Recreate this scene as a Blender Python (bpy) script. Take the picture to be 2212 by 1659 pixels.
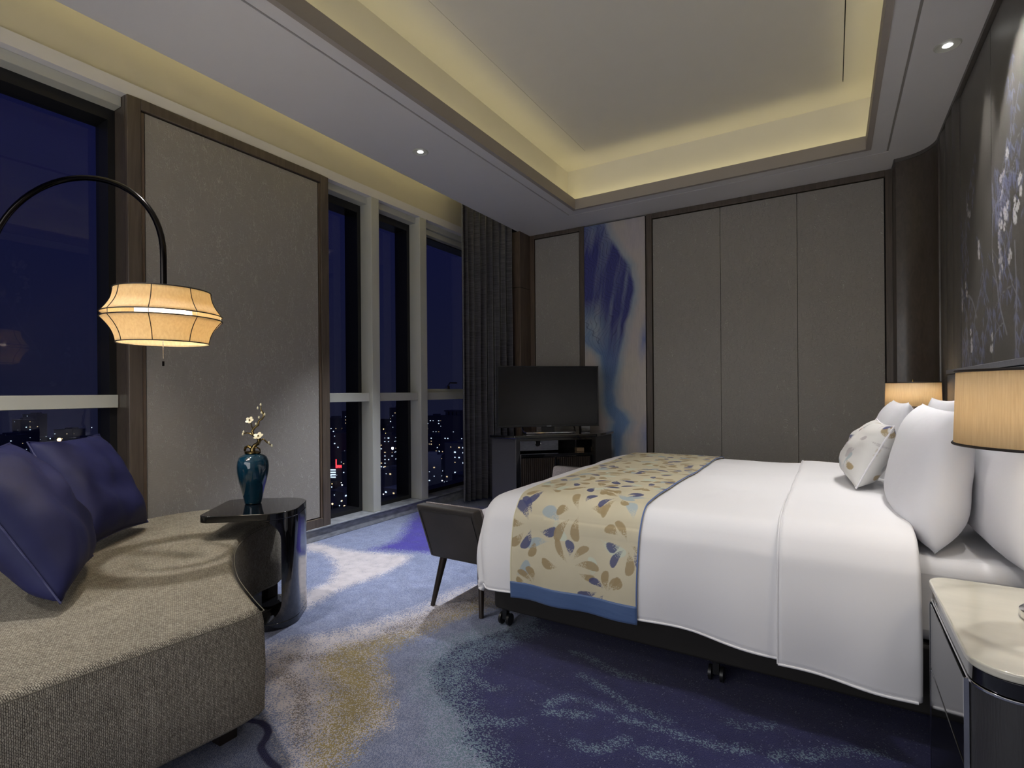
import bpy, bmesh, math, random
import numpy as np
from mathutils import Vector, Matrix, noise
PI = math.pi
S = bpy.context.scene
for o in list(bpy.data.objects): bpy.data.objects.remove(o)
COL = S.collection
CEIL = 2.92

# ---------------------------------------------------------------- camera
cam = bpy.data.cameras.new('camera'); co = bpy.data.objects.new('camera', cam); COL.objects.link(co)
cam.sensor_width = 36; cam.lens = 1129.72/2212*36; cam.shift_y = 16.8/2212; cam.clip_end = 3000; cam.clip_start = .02
co.matrix_world = Matrix.Translation((0, 0, 1.15)) @ Matrix.Rotation(.5501, 4, 'Z') @ Matrix.Rotation(PI/2, 4, 'X') @ Matrix.Rotation(-.00775, 4, 'Z')
S.camera = co
# ---------------------------------------------------------------- world
w = bpy.data.worlds.new('night_sky'); S.world = w; w.use_nodes = True
wn = w.node_tree; wn.nodes.clear()
wo = wn.nodes.new('ShaderNodeOutputWorld'); wb = wn.nodes.new('ShaderNodeBackground'); wr = wn.nodes.new('ShaderNodeValToRGB')
wt = wn.nodes.new('ShaderNodeTexCoord'); ws = wn.nodes.new('ShaderNodeSeparateXYZ')
wn.links.new(wt.outputs['Generated'], ws.inputs[0]); wn.links.new(ws.outputs['Z'], wr.inputs[0])
wn.links.new(wr.outputs[0], wb.inputs[0]); wn.links.new(wb.outputs[0], wo.inputs[0])
wr.color_ramp.elements[0].position = 0.0; wr.color_ramp.elements[0].color = (.0085, .0095, .024, 1)
wr.color_ramp.elements[1].position = .35; wr.color_ramp.elements[1].color = (.0052, .0062, .032, 1)
wb.inputs[1].default_value = 1.0
# ---------------------------------------------------------------- exposure
S.view_settings.view_transform = 'Standard'; S.view_settings.look = 'None'
S.view_settings.exposure = 0.0; S.view_settings.gamma = 1; S.view_settings.use_curve_mapping = False
# ---------------------------------------------------------------- lights
def aim(o, d):
    o.rotation_euler = Vector(d).to_track_quat('-Z', 'Y').to_euler()
def area(name, loc, d, sx, sy, power, col, spread=PI, ax=(1, 0, 0)):
    l = bpy.data.lights.new(name, 'AREA'); l.shape = 'RECTANGLE'; l.size = sx; l.size_y = sy; l.energy = power; l.color = col; l.spread = spread
    o = bpy.data.objects.new(name, l); COL.objects.link(o)
    z = -Vector(d).normalized(); x = Vector(ax); x = (x-z*x.dot(z)).normalized(); y = z.cross(x)
    m = Matrix((x, y, z)).transposed().to_4x4(); m.translation = loc; o.matrix_world = m; return o
def spot(name, loc, to, power, ang, blend, col=(1, .97, .94), size=.03):
    l = bpy.data.lights.new(name, 'SPOT'); l.energy = power; l.spot_size = math.radians(ang); l.spot_blend = blend; l.color = col; l.shadow_soft_size = size
    o = bpy.data.objects.new(name, l); COL.objects.link(o); o.location = loc; aim(o, Vector(to)-Vector(loc)); return o
YEL = (1, .86, .44)
# LED strips in the ceiling tray (behind the lip) and in the curtain pocket
TX0, TX1, TY0, TY1 = -2.125, .224, .4, 4.66
LED = 1.2
area('tray_led', (TX0-.055, (TY0+TY1)/2, 2.975), (-.30, 0, 1), .03, TY1-TY0+.08, 1.9*LED, YEL)
area('tray_led', (TX1+.055, (TY0+TY1)/2, 2.975), (.30, 0, 1), .03, TY1-TY0+.08, 1.9*LED, YEL)
area('tray_led', ((TX0+TX1)/2, TY1+.055, 2.975), (0, .30, 1), TX1-TX0+.08, .03, 1.05*LED, YEL)
area('tray_led', ((TX0+TX1)/2, TY0-.055, 2.975), (0, -.30, 1), TX1-TX0+.08, .03, 1.05*LED, YEL)
area('pocket_led', (-2.90, 1.4, 2.985), (-.9, 0, .5), .03, 6.4, 9.5, YEL)
YN_ = -2.0
DL = [(-2.574, 2.934), (.517, 3.483), (-2.574, 1.10), (.517, 1.75), (-2.574, -.7), (.517, .0)]
spot('downlight_spot', (DL[0][0], DL[0][1], 2.90), (-2.62, 2.80, 0), 520, 60, .95, (.86, .91, 1))
spot('downlight_spot', (DL[1][0], DL[1][1], 2.90), (.34, 3.25, .6), 48, 60, .6)
spot('downlight_spot', (DL[2][0], DL[2][1], 2.90), (-2.45, .75, 0), 95, 78, .5)
spot('downlight_spot', (DL[3][0], DL[3][1], 2.90), (.30, 2.3, .6), 40, 62, .6)
spot('downlight_spot', (DL[4][0], DL[4][1], 2.90), (-2.2, 0, 0), 45, 90, .6)
spot('wall_wash_spot', (.41, 2.86, 2.90), (.47, 2.86, 0), 75, 84, .3, (1, .97, .95))
spot('bed_spot', (-.75, 1.6, 2.99), (-.65, 2.9, .6), 60, 95, .7, (1, .97, .96), .12)
area('ambient_fill_light', (-1.4, YN_+.05, 1.5), (0, 1, .05), 3.4, 2.4, 58, (.97, .97, 1.0))  # unseen area light added behind the camera as ambient fill

# ================================================================ materials
def new_mat(name):
    m = bpy.data.materials.new(name); m.use_nodes = True; nt = m.node_tree
    return m, nt, nt.nodes['Principled BSDF']
def srgb(r, g, b):
    f = lambda c: (c/255/12.92 if c/255 <= .04045 else ((c/255+.055)/1.055)**2.4)
    return (f(r), f(g), f(b), 1)
def plain(name, col, rough=.5, metal=0, spec=.5, coat=0, bump=None, var=0, stretch=(1, 1, 1), emis=None, estr=1, sheen=0):
    m, nt, p = new_mat(name)
    p.inputs['Base Color'].default_value = col; p.inputs['Roughness'].default_value = rough; p.inputs['Metallic'].default_value = metal
    p.inputs['Specular IOR Level'].default_value = spec; p.inputs['Coat Weight'].default_value = coat; p.inputs['Coat Roughness'].default_value = .05
    if sheen: p.inputs['Sheen Weight'].default_value = sheen
    tc = nt.nodes.new('ShaderNodeTexCoord'); mp = nt.nodes.new('ShaderNodeMapping'); mp.inputs['Scale'].default_value = stretch
    nt.links.new(tc.outputs['Object'], mp.inputs[0])
    nz = nt.nodes.new('ShaderNodeTexNoise'); nz.inputs['Scale'].default_value = bump[0] if bump else 6; nz.inputs['Detail'].default_value = 5
    nt.links.new(mp.outputs[0], nz.inputs['Vector'])
    if bump:
        b = nt.nodes.new('ShaderNodeBump'); b.inputs['Strength'].default_value = bump[1]; b.inputs['Distance'].default_value = bump[2] if len(bump) > 2 else .003
        nt.links.new(nz.outputs['Fac'], b.inputs['Height']); nt.links.new(b.outputs[0], p.inputs['Normal'])
    mx = nt.nodes.new('ShaderNodeMixRGB'); mx.blend_type = 'MULTIPLY'; mx.inputs[0].default_value = 1
    rp = nt.nodes.new('ShaderNodeValToRGB'); v = 1-var
    rp.color_ramp.elements[0].position = .3; rp.color_ramp.elements[1].position = .7
    rp.color_ramp.elements[0].color = (v, v, v, 1); rp.color_ramp.elements[1].color = (1, 1, 1, 1)
    nt.links.new(nz.outputs['Fac'], rp.inputs[0]); mx.inputs[1].default_value = col; nt.links.new(rp.outputs[0], mx.inputs[2])
    nt.links.new(mx.outputs[0], p.inputs['Base Color'])
    if emis: p.inputs['Emission Color'].default_value = emis; p.inputs['Emission Strength'].default_value = estr
    return m
def attr_mat(name, rough=.7, bump=(300, .15), attr='Col', coat=0):
    m, nt, p = new_mat(name); p.inputs['Roughness'].default_value = rough
    a = nt.nodes.new('ShaderNodeAttribute'); a.attribute_name = attr
    nt.links.new(a.outputs['Color'], p.inputs['Base Color'])
    tc = nt.nodes.new('ShaderNodeTexCoord'); nz = nt.nodes.new('ShaderNodeTexNoise'); nz.inputs['Scale'].default_value = bump[0]
    b = nt.nodes.new('ShaderNodeBump'); b.inputs['Strength'].default_value = bump[1]; b.inputs['Distance'].default_value = .002
    nt.links.new(tc.outputs['Object'], nz.inputs['Vector']); nt.links.new(nz.outputs['Fac'], b.inputs['Height']); nt.links.new(b.outputs[0], p.inputs['Normal'])
    return m
def crinkle(name, col, amt=.9, lighter=.10):
    """wall fabric: fine linen weave under short wandering crinkle ridges"""
    m, nt, p = new_mat(name); p.inputs['Roughness'].default_value = .62; p.inputs['Specular IOR Level'].default_value = .35
    N = nt.nodes.new; L = nt.links.new
    tc = N('ShaderNodeTexCoord')
    def ridge(scale, st, width, seed):
        mp = N('ShaderNodeMapping'); mp.inputs['Scale'].default_value = st; mp.inputs['Location'].default_value = (seed, seed*1.7, seed*.3); L(tc.outputs['Object'], mp.inputs[0])
        n = N('ShaderNodeTexNoise'); n.inputs['Scale'].default_value = scale; n.inputs['Detail'].default_value = 3.5; n.inputs['Distortion'].default_value = .6; L(mp.outputs[0], n.inputs['Vector'])
        s = N('ShaderNodeMath'); s.operation = 'SUBTRACT'; s.inputs[1].default_value = .5; L(n.outputs['Fac'], s.inputs[0])
        a = N('ShaderNodeMath'); a.operation = 'ABSOLUTE'; L(s.outputs[0], a.inputs[0])
        r = N('ShaderNodeMapRange'); r.inputs['From Min'].default_value = 0; r.inputs['From Max'].default_value = width; r.inputs['To Min'].default_value = 1; r.inputs['To Max'].default_value = 0; L(a.outputs[0], r.inputs[0])
        n2 = N('ShaderNodeTexNoise'); n2.inputs['Scale'].default_value = 16; n2.inputs['Detail'].default_value = 3; L(mp.outputs[0], n2.inputs['Vector'])
        r2 = N('ShaderNodeMapRange'); r2.inputs['From Min'].default_value = .42; r2.inputs['From Max'].default_value = .58; L(n2.outputs['Fac'], r2.inputs[0])
        k = N('ShaderNodeMath'); k.operation = 'MULTIPLY'; L(r.outputs[0], k.inputs[0]); L(r2.outputs[0], k.inputs[1]); return k
    a = ridge(24, (1, 1, .36), .013, 3.1); b = ridge(42, (1, 1, .5), .016, 7.7)
    ad = N('ShaderNodeMath'); ad.operation = 'MAXIMUM'; L(a.outputs[0], ad.inputs[0]); L(b.outputs[0], ad.inputs[1])
    w1 = N('ShaderNodeTexNoise'); w1.inputs['Scale'].default_value = 60; mp = N('ShaderNodeMapping'); mp.inputs['Scale'].default_value = (.5, .5, 8); L(tc.outputs['Object'], mp.inputs[0]); L(mp.outputs[0], w1.inputs['Vector'])
    mu = N('ShaderNodeMath'); mu.operation = 'MULTIPLY_ADD'; mu.inputs[1].default_value = .22; L(w1.outputs['Fac'], mu.inputs[0]); L(ad.outputs[0], mu.inputs[2])
    bp = N('ShaderNodeBump'); bp.inputs['Strength'].default_value = amt; bp.inputs['Distance'].default_value = .0030; L(mu.outputs[0], bp.inputs['Height']); L(bp.outputs[0], p.inputs['Normal'])
    mx = N('ShaderNodeMixRGB'); mx.inputs[1].default_value = col; mx.inputs[2].default_value = (min(1, col[0]*1.6+lighter), min(1, col[1]*1.6+lighter), min(1, col[2]*1.6+lighter), 1)
    sc = N('ShaderNodeMath'); sc.operation = 'MULTIPLY'; sc.inputs[1].default_value = .6; L(ad.outputs[0], sc.inputs[0]); L(sc.outputs[0], mx.inputs[0])
    m2 = N('ShaderNodeMixRGB'); m2.blend_type = 'MULTIPLY'; m2.inputs[0].default_value = .35; L(mx.outputs[0], m2.inputs[1]); L(w1.outputs['Fac'], m2.inputs[2]); L(m2.outputs[0], p.inputs['Base Color'])
    return m
def wood(name, col, rough=.4, coat=0, contrast=.45, scale=(30, 30, 2.2)):
    m, nt, p = new_mat(name); p.inputs['Roughness'].default_value = rough; p.inputs['Coat Weight'].default_value = coat; p.inputs['Coat Roughness'].default_value = .06
    N = nt.nodes.new; L = nt.links.new
    tc = N('ShaderNodeTexCoord'); mp = N('ShaderNodeMapping'); mp.inputs['Scale'].default_value = scale; L(tc.outputs['Object'], mp.inputs[0])
    n = N('ShaderNodeTexNoise'); n.inputs['Scale'].default_value = 1; n.inputs['Detail'].default_value = 6; n.inputs['Distortion'].default_value = 1.2; L(mp.outputs[0], n.inputs['Vector'])
    r = N('ShaderNodeValToRGB'); r.color_ramp.elements[0].position = .3; r.color_ramp.elements[1].position = .72
    k = 1-contrast; r.color_ramp.elements[0].color = (col[0]*k, col[1]*k, col[2]*k, 1); r.color_ramp.elements[1].color = col
    L(n.outputs['Fac'], r.inputs[0]); L(r.outputs[0], p.inputs['Base Color'])
    b = N('ShaderNodeBump'); b.inputs['Strength'].default_value = .08; b.inputs['Distance'].default_value = .002; L(n.outputs['Fac'], b.inputs['Height']); L(b.outputs[0], p.inputs['Normal'])
    return m
def weave(name, c1, c2, dark, bw=.0078, bh=.0040):
    m, nt, p = new_mat(name); p.inputs['Roughness'].default_value = .85; p.inputs['Specular IOR Level'].default_value = .2
    N = nt.nodes.new; L = nt.links.new
    tc = N('ShaderNodeTexCoord'); br = N('ShaderNodeTexBrick'); br.offset = .5
    br.inputs['Scale'].default_value = 1; br.inputs['Brick Width'].default_value = bw; br.inputs['Row Height'].default_value = bh
    br.inputs['Mortar Size'].default_value = bh*.22; br.inputs['Mortar Smooth'].default_value = .8
    br.inputs['Color1'].default_value = c1; br.inputs['Color2'].default_value = c2; br.inputs['Mortar'].default_value = dark
    dn = N('ShaderNodeTexNoise'); dn.inputs['Scale'].default_value = 160; dn.inputs['Detail'].default_value = 2; L(tc.outputs['UV'], dn.inputs['Vector'])
    vm = N('ShaderNodeVectorMath'); vm.operation = 'MULTIPLY_ADD'; vm.inputs[1].default_value = (.0045, .0045, 0); L(dn.outputs['Color'], vm.inputs[0]); L(tc.outputs['UV'], vm.inputs[2]); L(vm.outputs[0], br.inputs['Vector'])
    n = N('ShaderNodeTexNoise'); n.inputs['Scale'].default_value = 14; n.inputs['Detail'].default_value = 8; L(tc.outputs['UV'], n.inputs['Vector'])
    rp = N('ShaderNodeMapRange'); rp.inputs['From Min'].default_value = .3; rp.inputs['From Max'].default_value = .7; rp.inputs['To Min'].default_value = .88; rp.inputs['To Max'].default_value = 1.06; L(n.outputs['Fac'], rp.inputs[0])
    mx = N('ShaderNodeMixRGB'); mx.blend_type = 'MULTIPLY'; mx.inputs[0].default_value = 1; L(br.outputs['Color'], mx.inputs[1]); L(rp.outputs[0], mx.inputs[2]); L(mx.outputs[0], p.inputs['Base Color'])
    b = N('ShaderNodeBump'); b.inputs['Strength'].default_value = .6; b.inputs['Distance'].default_value = .0015; b.invert = True; L(br.outputs['Fac'], b.inputs['Height']); L(b.outputs[0], p.inputs['Normal'])
    return m
def shade_mat(name, col, trans=.55, fine=(260, 260, 14)):
    m, nt, p = new_mat(name); N = nt.nodes.new; L = nt.links.new
    out = nt.nodes['Material Output']
    tc = N('ShaderNodeTexCoord'); mp = N('ShaderNodeMapping'); mp.inputs['Scale'].default_value = fine; L(tc.outputs['Object'], mp.inputs[0])
    n = N('ShaderNodeTexNoise'); n.inputs['Scale'].default_value = 1; n.inputs['Detail'].default_value = 3; L(mp.outputs[0], n.inputs['Vector'])
    r = N('ShaderNodeValToRGB'); r.color_ramp.elements[0].position = .3; r.color_ramp.elements[1].position = .7
    r.color_ramp.elements[0].color = (col[0]*.88, col[1]*.85, col[2]*.80, 1); r.color_ramp.elements[1].color = col; L(n.outputs['Fac'], r.inputs[0])
    d = N('ShaderNodeBsdfDiffuse'); t = N('ShaderNodeBsdfTranslucent'); mx = N('ShaderNodeMixShader'); mx.inputs[0].default_value = trans
    L(r.outputs[0], d.inputs[0]); L(r.outputs[0], t.inputs[0]); L(d.outputs[0], mx.inputs[1]); L(t.outputs[0], mx.inputs[2]); L(mx.outputs[0], out.inputs[0])
    return m
def glass_mat(name, tint=(.93, .95, 1, 1)):
    m, nt, p = new_mat(name); N = nt.nodes.new; L = nt.links.new; out = nt.nodes['Material Output']
    t = N('ShaderNodeBsdfTransparent'); t.inputs[0].default_value = tint; g = N('ShaderNodeBsdfGlossy'); g.inputs['Roughness'].default_value = .01
    g.inputs['Color'].default_value = (.75, .75, .9, 1)
    f = N('ShaderNodeFresnel'); f.inputs[0].default_value = 1.45; mx = N('ShaderNodeMixShader'); ge = N('ShaderNodeNewGeometry'); iv = N('ShaderNodeMath'); iv.operation = 'SUBTRACT'; iv.inputs[0].default_value = 1; L(ge.outputs['Backfacing'], iv.inputs[1]); mu = N('ShaderNodeMath'); mu.operation = 'MULTIPLY'; L(f.outputs[0], mu.inputs[0]); L(iv.outputs[0], mu.inputs[1])
    L(mu.outputs[0], mx.inputs[0]); L(t.outputs[0], mx.inputs[1]); L(g.outputs[0], mx.inputs[2]); L(mx.outputs[0], out.inputs[0]); return m
def glow(name, col, s):
    m, nt, p = new_mat(name); p.inputs['Base Color'].default_value = (0, 0, 0, 1); p.inputs['Emission Color'].default_value = col; p.inputs['Emission Strength'].default_value = s; return m

MW = plain('ceiling_paint', (.67, .655, .65, 1), .75, var=.02)
M_tray = plain('tray_paint', (.78, .75, .66, 1), .75, var=.02)
M_lip = plain('taupe_lip_paint', (.36, .32, .28, 1), .6, var=.05)
M_side = plain('plain_wall_paint', (.30, .28, .26, 1), .7, var=.05)
M_fab = crinkle('crinkled_wall_fabric', (.35, .325, .29, 1), .65, .13)
M_wood = wood('brown_grey_wood', (.115, .088, .066, 1), .42)
M_wood2 = wood('warm_brown_wood', (.14, .098, .066, 1), .35)
M_gloss = wood('dark_lacquered_burl', (.082, .064, .049, 1), .36, .12, .35, (30, 30, 12))
M_black = plain('black_lacquer', (.006, .006, .007, 1), .06, spec=.6, coat=.7)
M_bframe = plain('black_window_frame', (.008, .008, .009, 1), .4)
M_cream = plain('cream_aluminium', (.50, .50, .44, 1), .45, var=.03)
M_marble = plain('grey_marble', (.34, .35, .37, 1), .25, bump=(4, .0), var=.45, stretch=(3, 3, 9))
M_gap = plain('dark_gap', (.006, .006, .006, 1), .8)
M_glass = glass_mat('window_glass')
M_lacq = plain('black_drawer_lacquer', (.006, .006, .007, 1), .10, spec=.28)
M_chrome = plain('chrome', (.75, .75, .76, 1), .12, 1)
M_brass = plain('antique_gold', (.34, .25, .10, 1), .25, 1, bump=(45, .5), var=.85)
M_white = plain('white_cotton', (.80, .79, .80, 1), .8, spec=.2, bump=(9, .25, .006), sheen=.2)
M_sheet = plain('white_sheet', (.74, .735, .75, 1), .8, spec=.2, bump=(7, .35, .008), stretch=(1, 1, 2.5))
M_pil = plain('white_pillowcase', (.78, .78, .81, 1), .78, spec=.2, bump=(11, .3, .008))
M_navy = plain('indigo_velvet', (.019, .021, .085, 1), .62, spec=.25, bump=(9, .3, .008), sheen=.0, var=.25)
M_base = plain('dark_bed_fabric', (.016, .014, .013, 1), .85, var=.2)
M_leather = plain('slate_leather', (.17, .175, .195, 1), .35, bump=(40, .2), var=.1)
M_rib = plain('dark_brown_leather', (.095, .085, .074, 1), .38, bump=(60, .15), var=.15)
M_cabside = plain('charcoal_leather', (.038, .036, .038, 1), .5, bump=(220, .2), var=.15)
M_onyx = plain('cream_onyx', (.74, .71, .60, 1), .12, coat=.4, bump=(3, .0), var=.22, stretch=(1, 2.2, 2))
M_bench = plain('dark_brown_velour', (.036, .029, .023, 1), .6, sheen=.08, var=.35)
M_tweed = plain('pinkish_tweed', (.30, .26, .25, 1), .9, bump=(180, .8), var=.45)
M_leg = wood('dark_walnut', (.030, .020, .015, 1), .35)
M_shade = shade_mat('linen_lamp_shade', (.90, .77, .56, 1), .55)
M_silk = shade_mat('amber_silk_shade', (.95, .83, .60, 1), .55, (120, 120, 60))
M_wire = plain('dark_shade_wire', (.025, .018, .014, 1), .5)
M_tube = plain('black_nickel', (.03, .027, .025, 1), .16, 1, spec=.8)
M_teal = plain('teal_glaze', (.005, .040, .072, 1), .06, coat=1, bump=(5, .0), var=.35, stretch=(1, 1, 3))
M_petal = plain('ivory_petal', (.80, .74, .52, 1), .4, var=.1)
M_tvs = plain('television_screen', (.004, .004, .005, 1), .25)
M_tvb = plain('television_bezel', (.012, .012, .013, 1), .35)
M_blue = plain('blue_satin', (.070, .125, .27, 1), .38, bump=(6, .35, .006), stretch=(1, 1, 4), sheen=.2)
M_pipe = plain('blue_piping', (.10, .16, .36, 1), .5)
M_sofa = weave('beige_woven_upholstery', (.58, .53, .42, 1), (.34, .30, .235, 1), (.07, .06, .05, 1))
M_lens = glow('downlight_lens', (1, .98, .95, 1), 8)
M_plate = plain('brushed_steel', (.38, .40, .48, 1), .38, 1, bump=(30, .3), stretch=(1, 1, 12), var=.3)
M_tower = plain('night_concrete', (.22, .23, .30, 1), .9, var=.3)
G_white = glow('lit_window_cool', (.75, .9, 1, 1), 1.3); G_warm = glow('lit_window_warm', (1, .75, .4, 1), 1.0); G_red = glow('red_neon', (1, .04, .05, 1), 2.4)
G_blue = glow('blue_neon', (.15, .15, 1, 1), 1.4); G_star = glow('sodium_head', (1, .6, .2, 1), 6); G_flood = glow('flood_head', (.9, .95, 1, 1), 14)

# ================================================================ mesh tools
WL = {}
class MB:
    def __init__(s): s.v = []; s.f = []; s.uv = None
    def add(s, vs, fs):
        n = len(s.v); s.v += [tuple(map(float, p)) for p in vs]; s.f += [tuple(i+n for i in f) for f in fs]; return s
    def box(s, x0, x1, y0, y1, z0, z1):
        x0, x1 = sorted((x0, x1)); y0, y1 = sorted((y0, y1)); z0, z1 = sorted((z0, z1))
        return s.add([(x0, y0, z0), (x1, y0, z0), (x1, y1, z0), (x0, y1, z0), (x0, y0, z1), (x1, y0, z1), (x1, y1, z1), (x0, y1, z1)],
                     [(0, 3, 2, 1), (4, 5, 6, 7), (0, 1, 5, 4), (1, 2, 6, 5), (2, 3, 7, 6), (3, 0, 4, 7)])
    def obox(s, c, ex, ey, hx, hy, z0, z1):
        c = Vector(c[:2]); ex = Vector(ex); ey = Vector(ey); P = [c-ex*hx-ey*hy, c+ex*hx-ey*hy, c+ex*hx+ey*hy, c-ex*hx+ey*hy]
        return s.prism([tuple(p) for p in P], z0, z1)
    def prism(s, pts, z0, z1):
        n = len(pts)
        if sum(pts[i][0]*pts[(i+1) % n][1]-pts[(i+1) % n][0]*pts[i][1] for i in range(n)) < 0: pts = pts[::-1]
        vs = [(p[0], p[1], z0) for p in pts]+[(p[0], p[1], z1) for p in pts]
        return s.add(vs, [tuple(range(n))[::-1], tuple(range(n, 2*n))]+[(i, (i+1) % n, (i+1) % n+n, i+n) for i in range(n)])
    def loft(s, rings, closed=True, caps=True):
        n = len(rings[0]); vs = [p for r in rings for p in r]; fs = []
        for k in range(len(rings)-1):
            for i in range(n if closed else n-1):
                j = (i+1) % n; fs.append((k*n+i, k*n+j, (k+1)*n+j, (k+1)*n+i))
        if caps and closed: fs += [tuple(range(n))[::-1], tuple(range((len(rings)-1)*n, len(rings)*n))]
        return s.add(vs, fs)
    def tube(s, pts, r, n=8, caps=True, closed=False):
        pts = [Vector(p) for p in pts]; m = len(pts); rr = r if isinstance(r, (list, tuple)) else [r]*m
        rings = []; up = None
        for i, p in enumerate(pts):
            if closed: t = pts[(i+1) % m]-pts[i-1]
            else: t = pts[min(i+1, m-1)]-pts[max(i-1, 0)]
            t.normalize()
            if up is None: up = Vector((0, 0, 1)) if abs(t.z) < .9 else Vector((1, 0, 0))
            a = t.cross(up).normalized(); b = a.cross(t).normalized(); up = b
            rings.append([tuple(p+(a*math.cos(2*PI*k/n)+b*math.sin(2*PI*k/n))*rr[i]) for k in range(n)])
        if closed: rings.append(rings[0]); caps = False
        return s.loft(rings, True, caps)
    def lathe(s, prof, c, n=32, sc=(1, 1), caps=True):
        rings = [[(c[0]+r*math.cos(2*PI*k/n)*sc[0], c[1]+r*math.sin(2*PI*k/n)*sc[1], c[2]+z) for k in range(n)] for r, z in prof]
        return s.loft(rings, True, caps)
    def ball(s, c, r, n=8):
        return s.lathe([(max(1e-4, r*math.sin(PI*i/n)), -r*math.cos(PI*i/n)) for i in range(n+1)], c, n+2)
    def build(s, name, mat, parent=None, base=None, smooth=35, bevel=0, seg=2, **kw):
        me = bpy.data.meshes.new(name); o = bpy.data.objects.new(name, me); COL.objects.link(o)
        if base is None: base = Vector((0, 0, 0)) if parent is None else WL[parent.name]
        base = Vector(base); pl = WL[parent.name] if parent else Vector((0, 0, 0))
        o.parent = parent; o.location = base-pl; WL[o.name] = base
        A = np.array(s.v)-np.array(base)
        me.from_pydata(A.tolist(), [], s.f); me.materials.append(mat)
        bm = bmesh.new(); bm.from_mesh(me)
        if s.uv is None: bmesh.ops.remove_doubles(bm, verts=bm.verts, dist=1e-6)
        if kw.get('recalc', True): bmesh.ops.recalc_face_normals(bm, faces=bm.faces)
        bm.to_mesh(me); bm.free()
        if smooth is not None:
            me.polygons.foreach_set('use_smooth', [True]*len(me.polygons)); me.set_sharp_from_angle(angle=math.radians(smooth))
        if bevel:
            b = o.modifiers.new('bevel', 'BEVEL'); b.width = bevel; b.segments = seg; b.limit_method = 'ANGLE'; b.angle_limit = math.radians(40); b.harden_normals = False
        return o
def empty(name, loc):
    o = bpy.data.objects.new(name, None); COL.objects.link(o); o.location = loc; o.empty_display_size = .1; WL[o.name] = Vector(loc); return o
def tag(o, label=None, cat=None, group=None, kind=None):
    if label: o['label'] = label
    if cat: o['category'] = cat
    if group: o['group'] = group
    if kind: o['kind'] = kind
    return o
def structure(o): o['kind'] = 'structure'; return o
def bx(name, mat, parent, *b, **k): return MB().box(*b).build(name, mat, parent, **k)
def rrect(cx, cy, hx, hy, r, n=6, rs=None):
    rs = rs or [r]*4; out = []
    for q, (sx, sy, a0) in enumerate(((1, 1, 0), (-1, 1, 90), (-1, -1, 180), (1, -1, 270))):
        r = rs[q]
        for i in range(n+1):
            a = math.radians(a0+90*i/n); out.append((cx+sx*(hx-r)+r*math.cos(a), cy+sy*(hy-r)+r*math.sin(a)))
    return out
def smooth_poly(pts, it=3):
    for _ in range(it):
        q = []
        for i in range(len(pts)):
            a = pts[i]; b = pts[(i+1) % len(pts)]
            q += [(a[0]*.75+b[0]*.25, a[1]*.75+b[1]*.25), (a[0]*.25+b[0]*.75, a[1]*.25+b[1]*.75)]
        pts = q
    return pts
def set_col(o, arr, name='Col'):
    at = o.data.color_attributes.new(name, 'FLOAT_COLOR', 'POINT'); a = np.ones((len(o.data.vertices), 4), np.float32); a[:, :3] = arr; at.data.foreach_set('color', a.ravel())
def grid_obj(name, mat, parent, P, **k):
    """P: array (m,n,3); keeps vertex order so colour arrays match"""
    m, n = P.shape[:2]; b = MB(); b.uv = True
    b.v = P.reshape(-1, 3).tolist()
    I = np.arange(m*n).reshape(m, n); f = np.stack([I[:-1, :-1], I[1:, :-1], I[1:, 1:], I[:-1, 1:]], -1).reshape(-1, 4); b.f = f.tolist()
    return b.build(name, mat, parent, recalc=False, **k)
rng = np.random.default_rng(7)
def vnoise(x, y, s, seed=0, oct=3):
    """smooth value noise on numpy arrays"""
    out = 0; amp = 1; tot = 0
    for k in range(oct):
        r = np.random.default_rng(seed+k*31).random((64, 64)); X = x*s*2**k; Y = y*s*2**k
        xi = np.floor(X).astype(int); yi = np.floor(Y).astype(int); fx = X-xi; fy = Y-yi; fx = fx*fx*(3-2*fx); fy = fy*fy*(3-2*fy)
        g = lambda i, j: r[i % 64, j % 64]
        out = out+amp*((g(xi, yi)*(1-fx)+g(xi+1, yi)*fx)*(1-fy)+(g(xi, yi+1)*(1-fx)+g(xi+1, yi+1)*fx)*fy); tot += amp; amp *= .5
    return out/tot
def sdpoly(X, Y, poly):
    """signed distance, positive inside"""
    d = np.full(X.shape, 1e9); ins = np.zeros(X.shape, bool); n = len(poly)
    for i in range(n):
        ax, ay = poly[i]; bx_, by_ = poly[(i+1) % n]; ex, ey = bx_-ax, by_-ay
        t = np.clip(((X-ax)*ex+(Y-ay)*ey)/(ex*ex+ey*ey+1e-12), 0, 1); d = np.minimum(d, np.hypot(X-ax-t*ex, Y-ay-t*ey))
        c = ((ay > Y) != (by_ > Y)) & (X < (bx_-ax)*(Y-ay)/((by_-ay) if abs(by_-ay) > 1e-12 else 1e-12)+ax); ins ^= c
    return np.where(ins, d, -d)
def sdline(X, Y, pl):
    d = np.full(X.shape, 1e9)
    for (ax, ay), (bx_, by_) in zip(pl[:-1], pl[1:]):
        ex, ey = bx_-ax, by_-ay; t = np.clip(((X-ax)*ex+(Y-ay)*ey)/(ex*ex+ey*ey+1e-12), 0, 1); d = np.minimum(d, np.hypot(X-ax-t*ex, Y-ay-t*ey))
    return d

# ================================================================ setting
XW = -3.43; YB = 5.2; XR = .66; YN = -2.0
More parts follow.
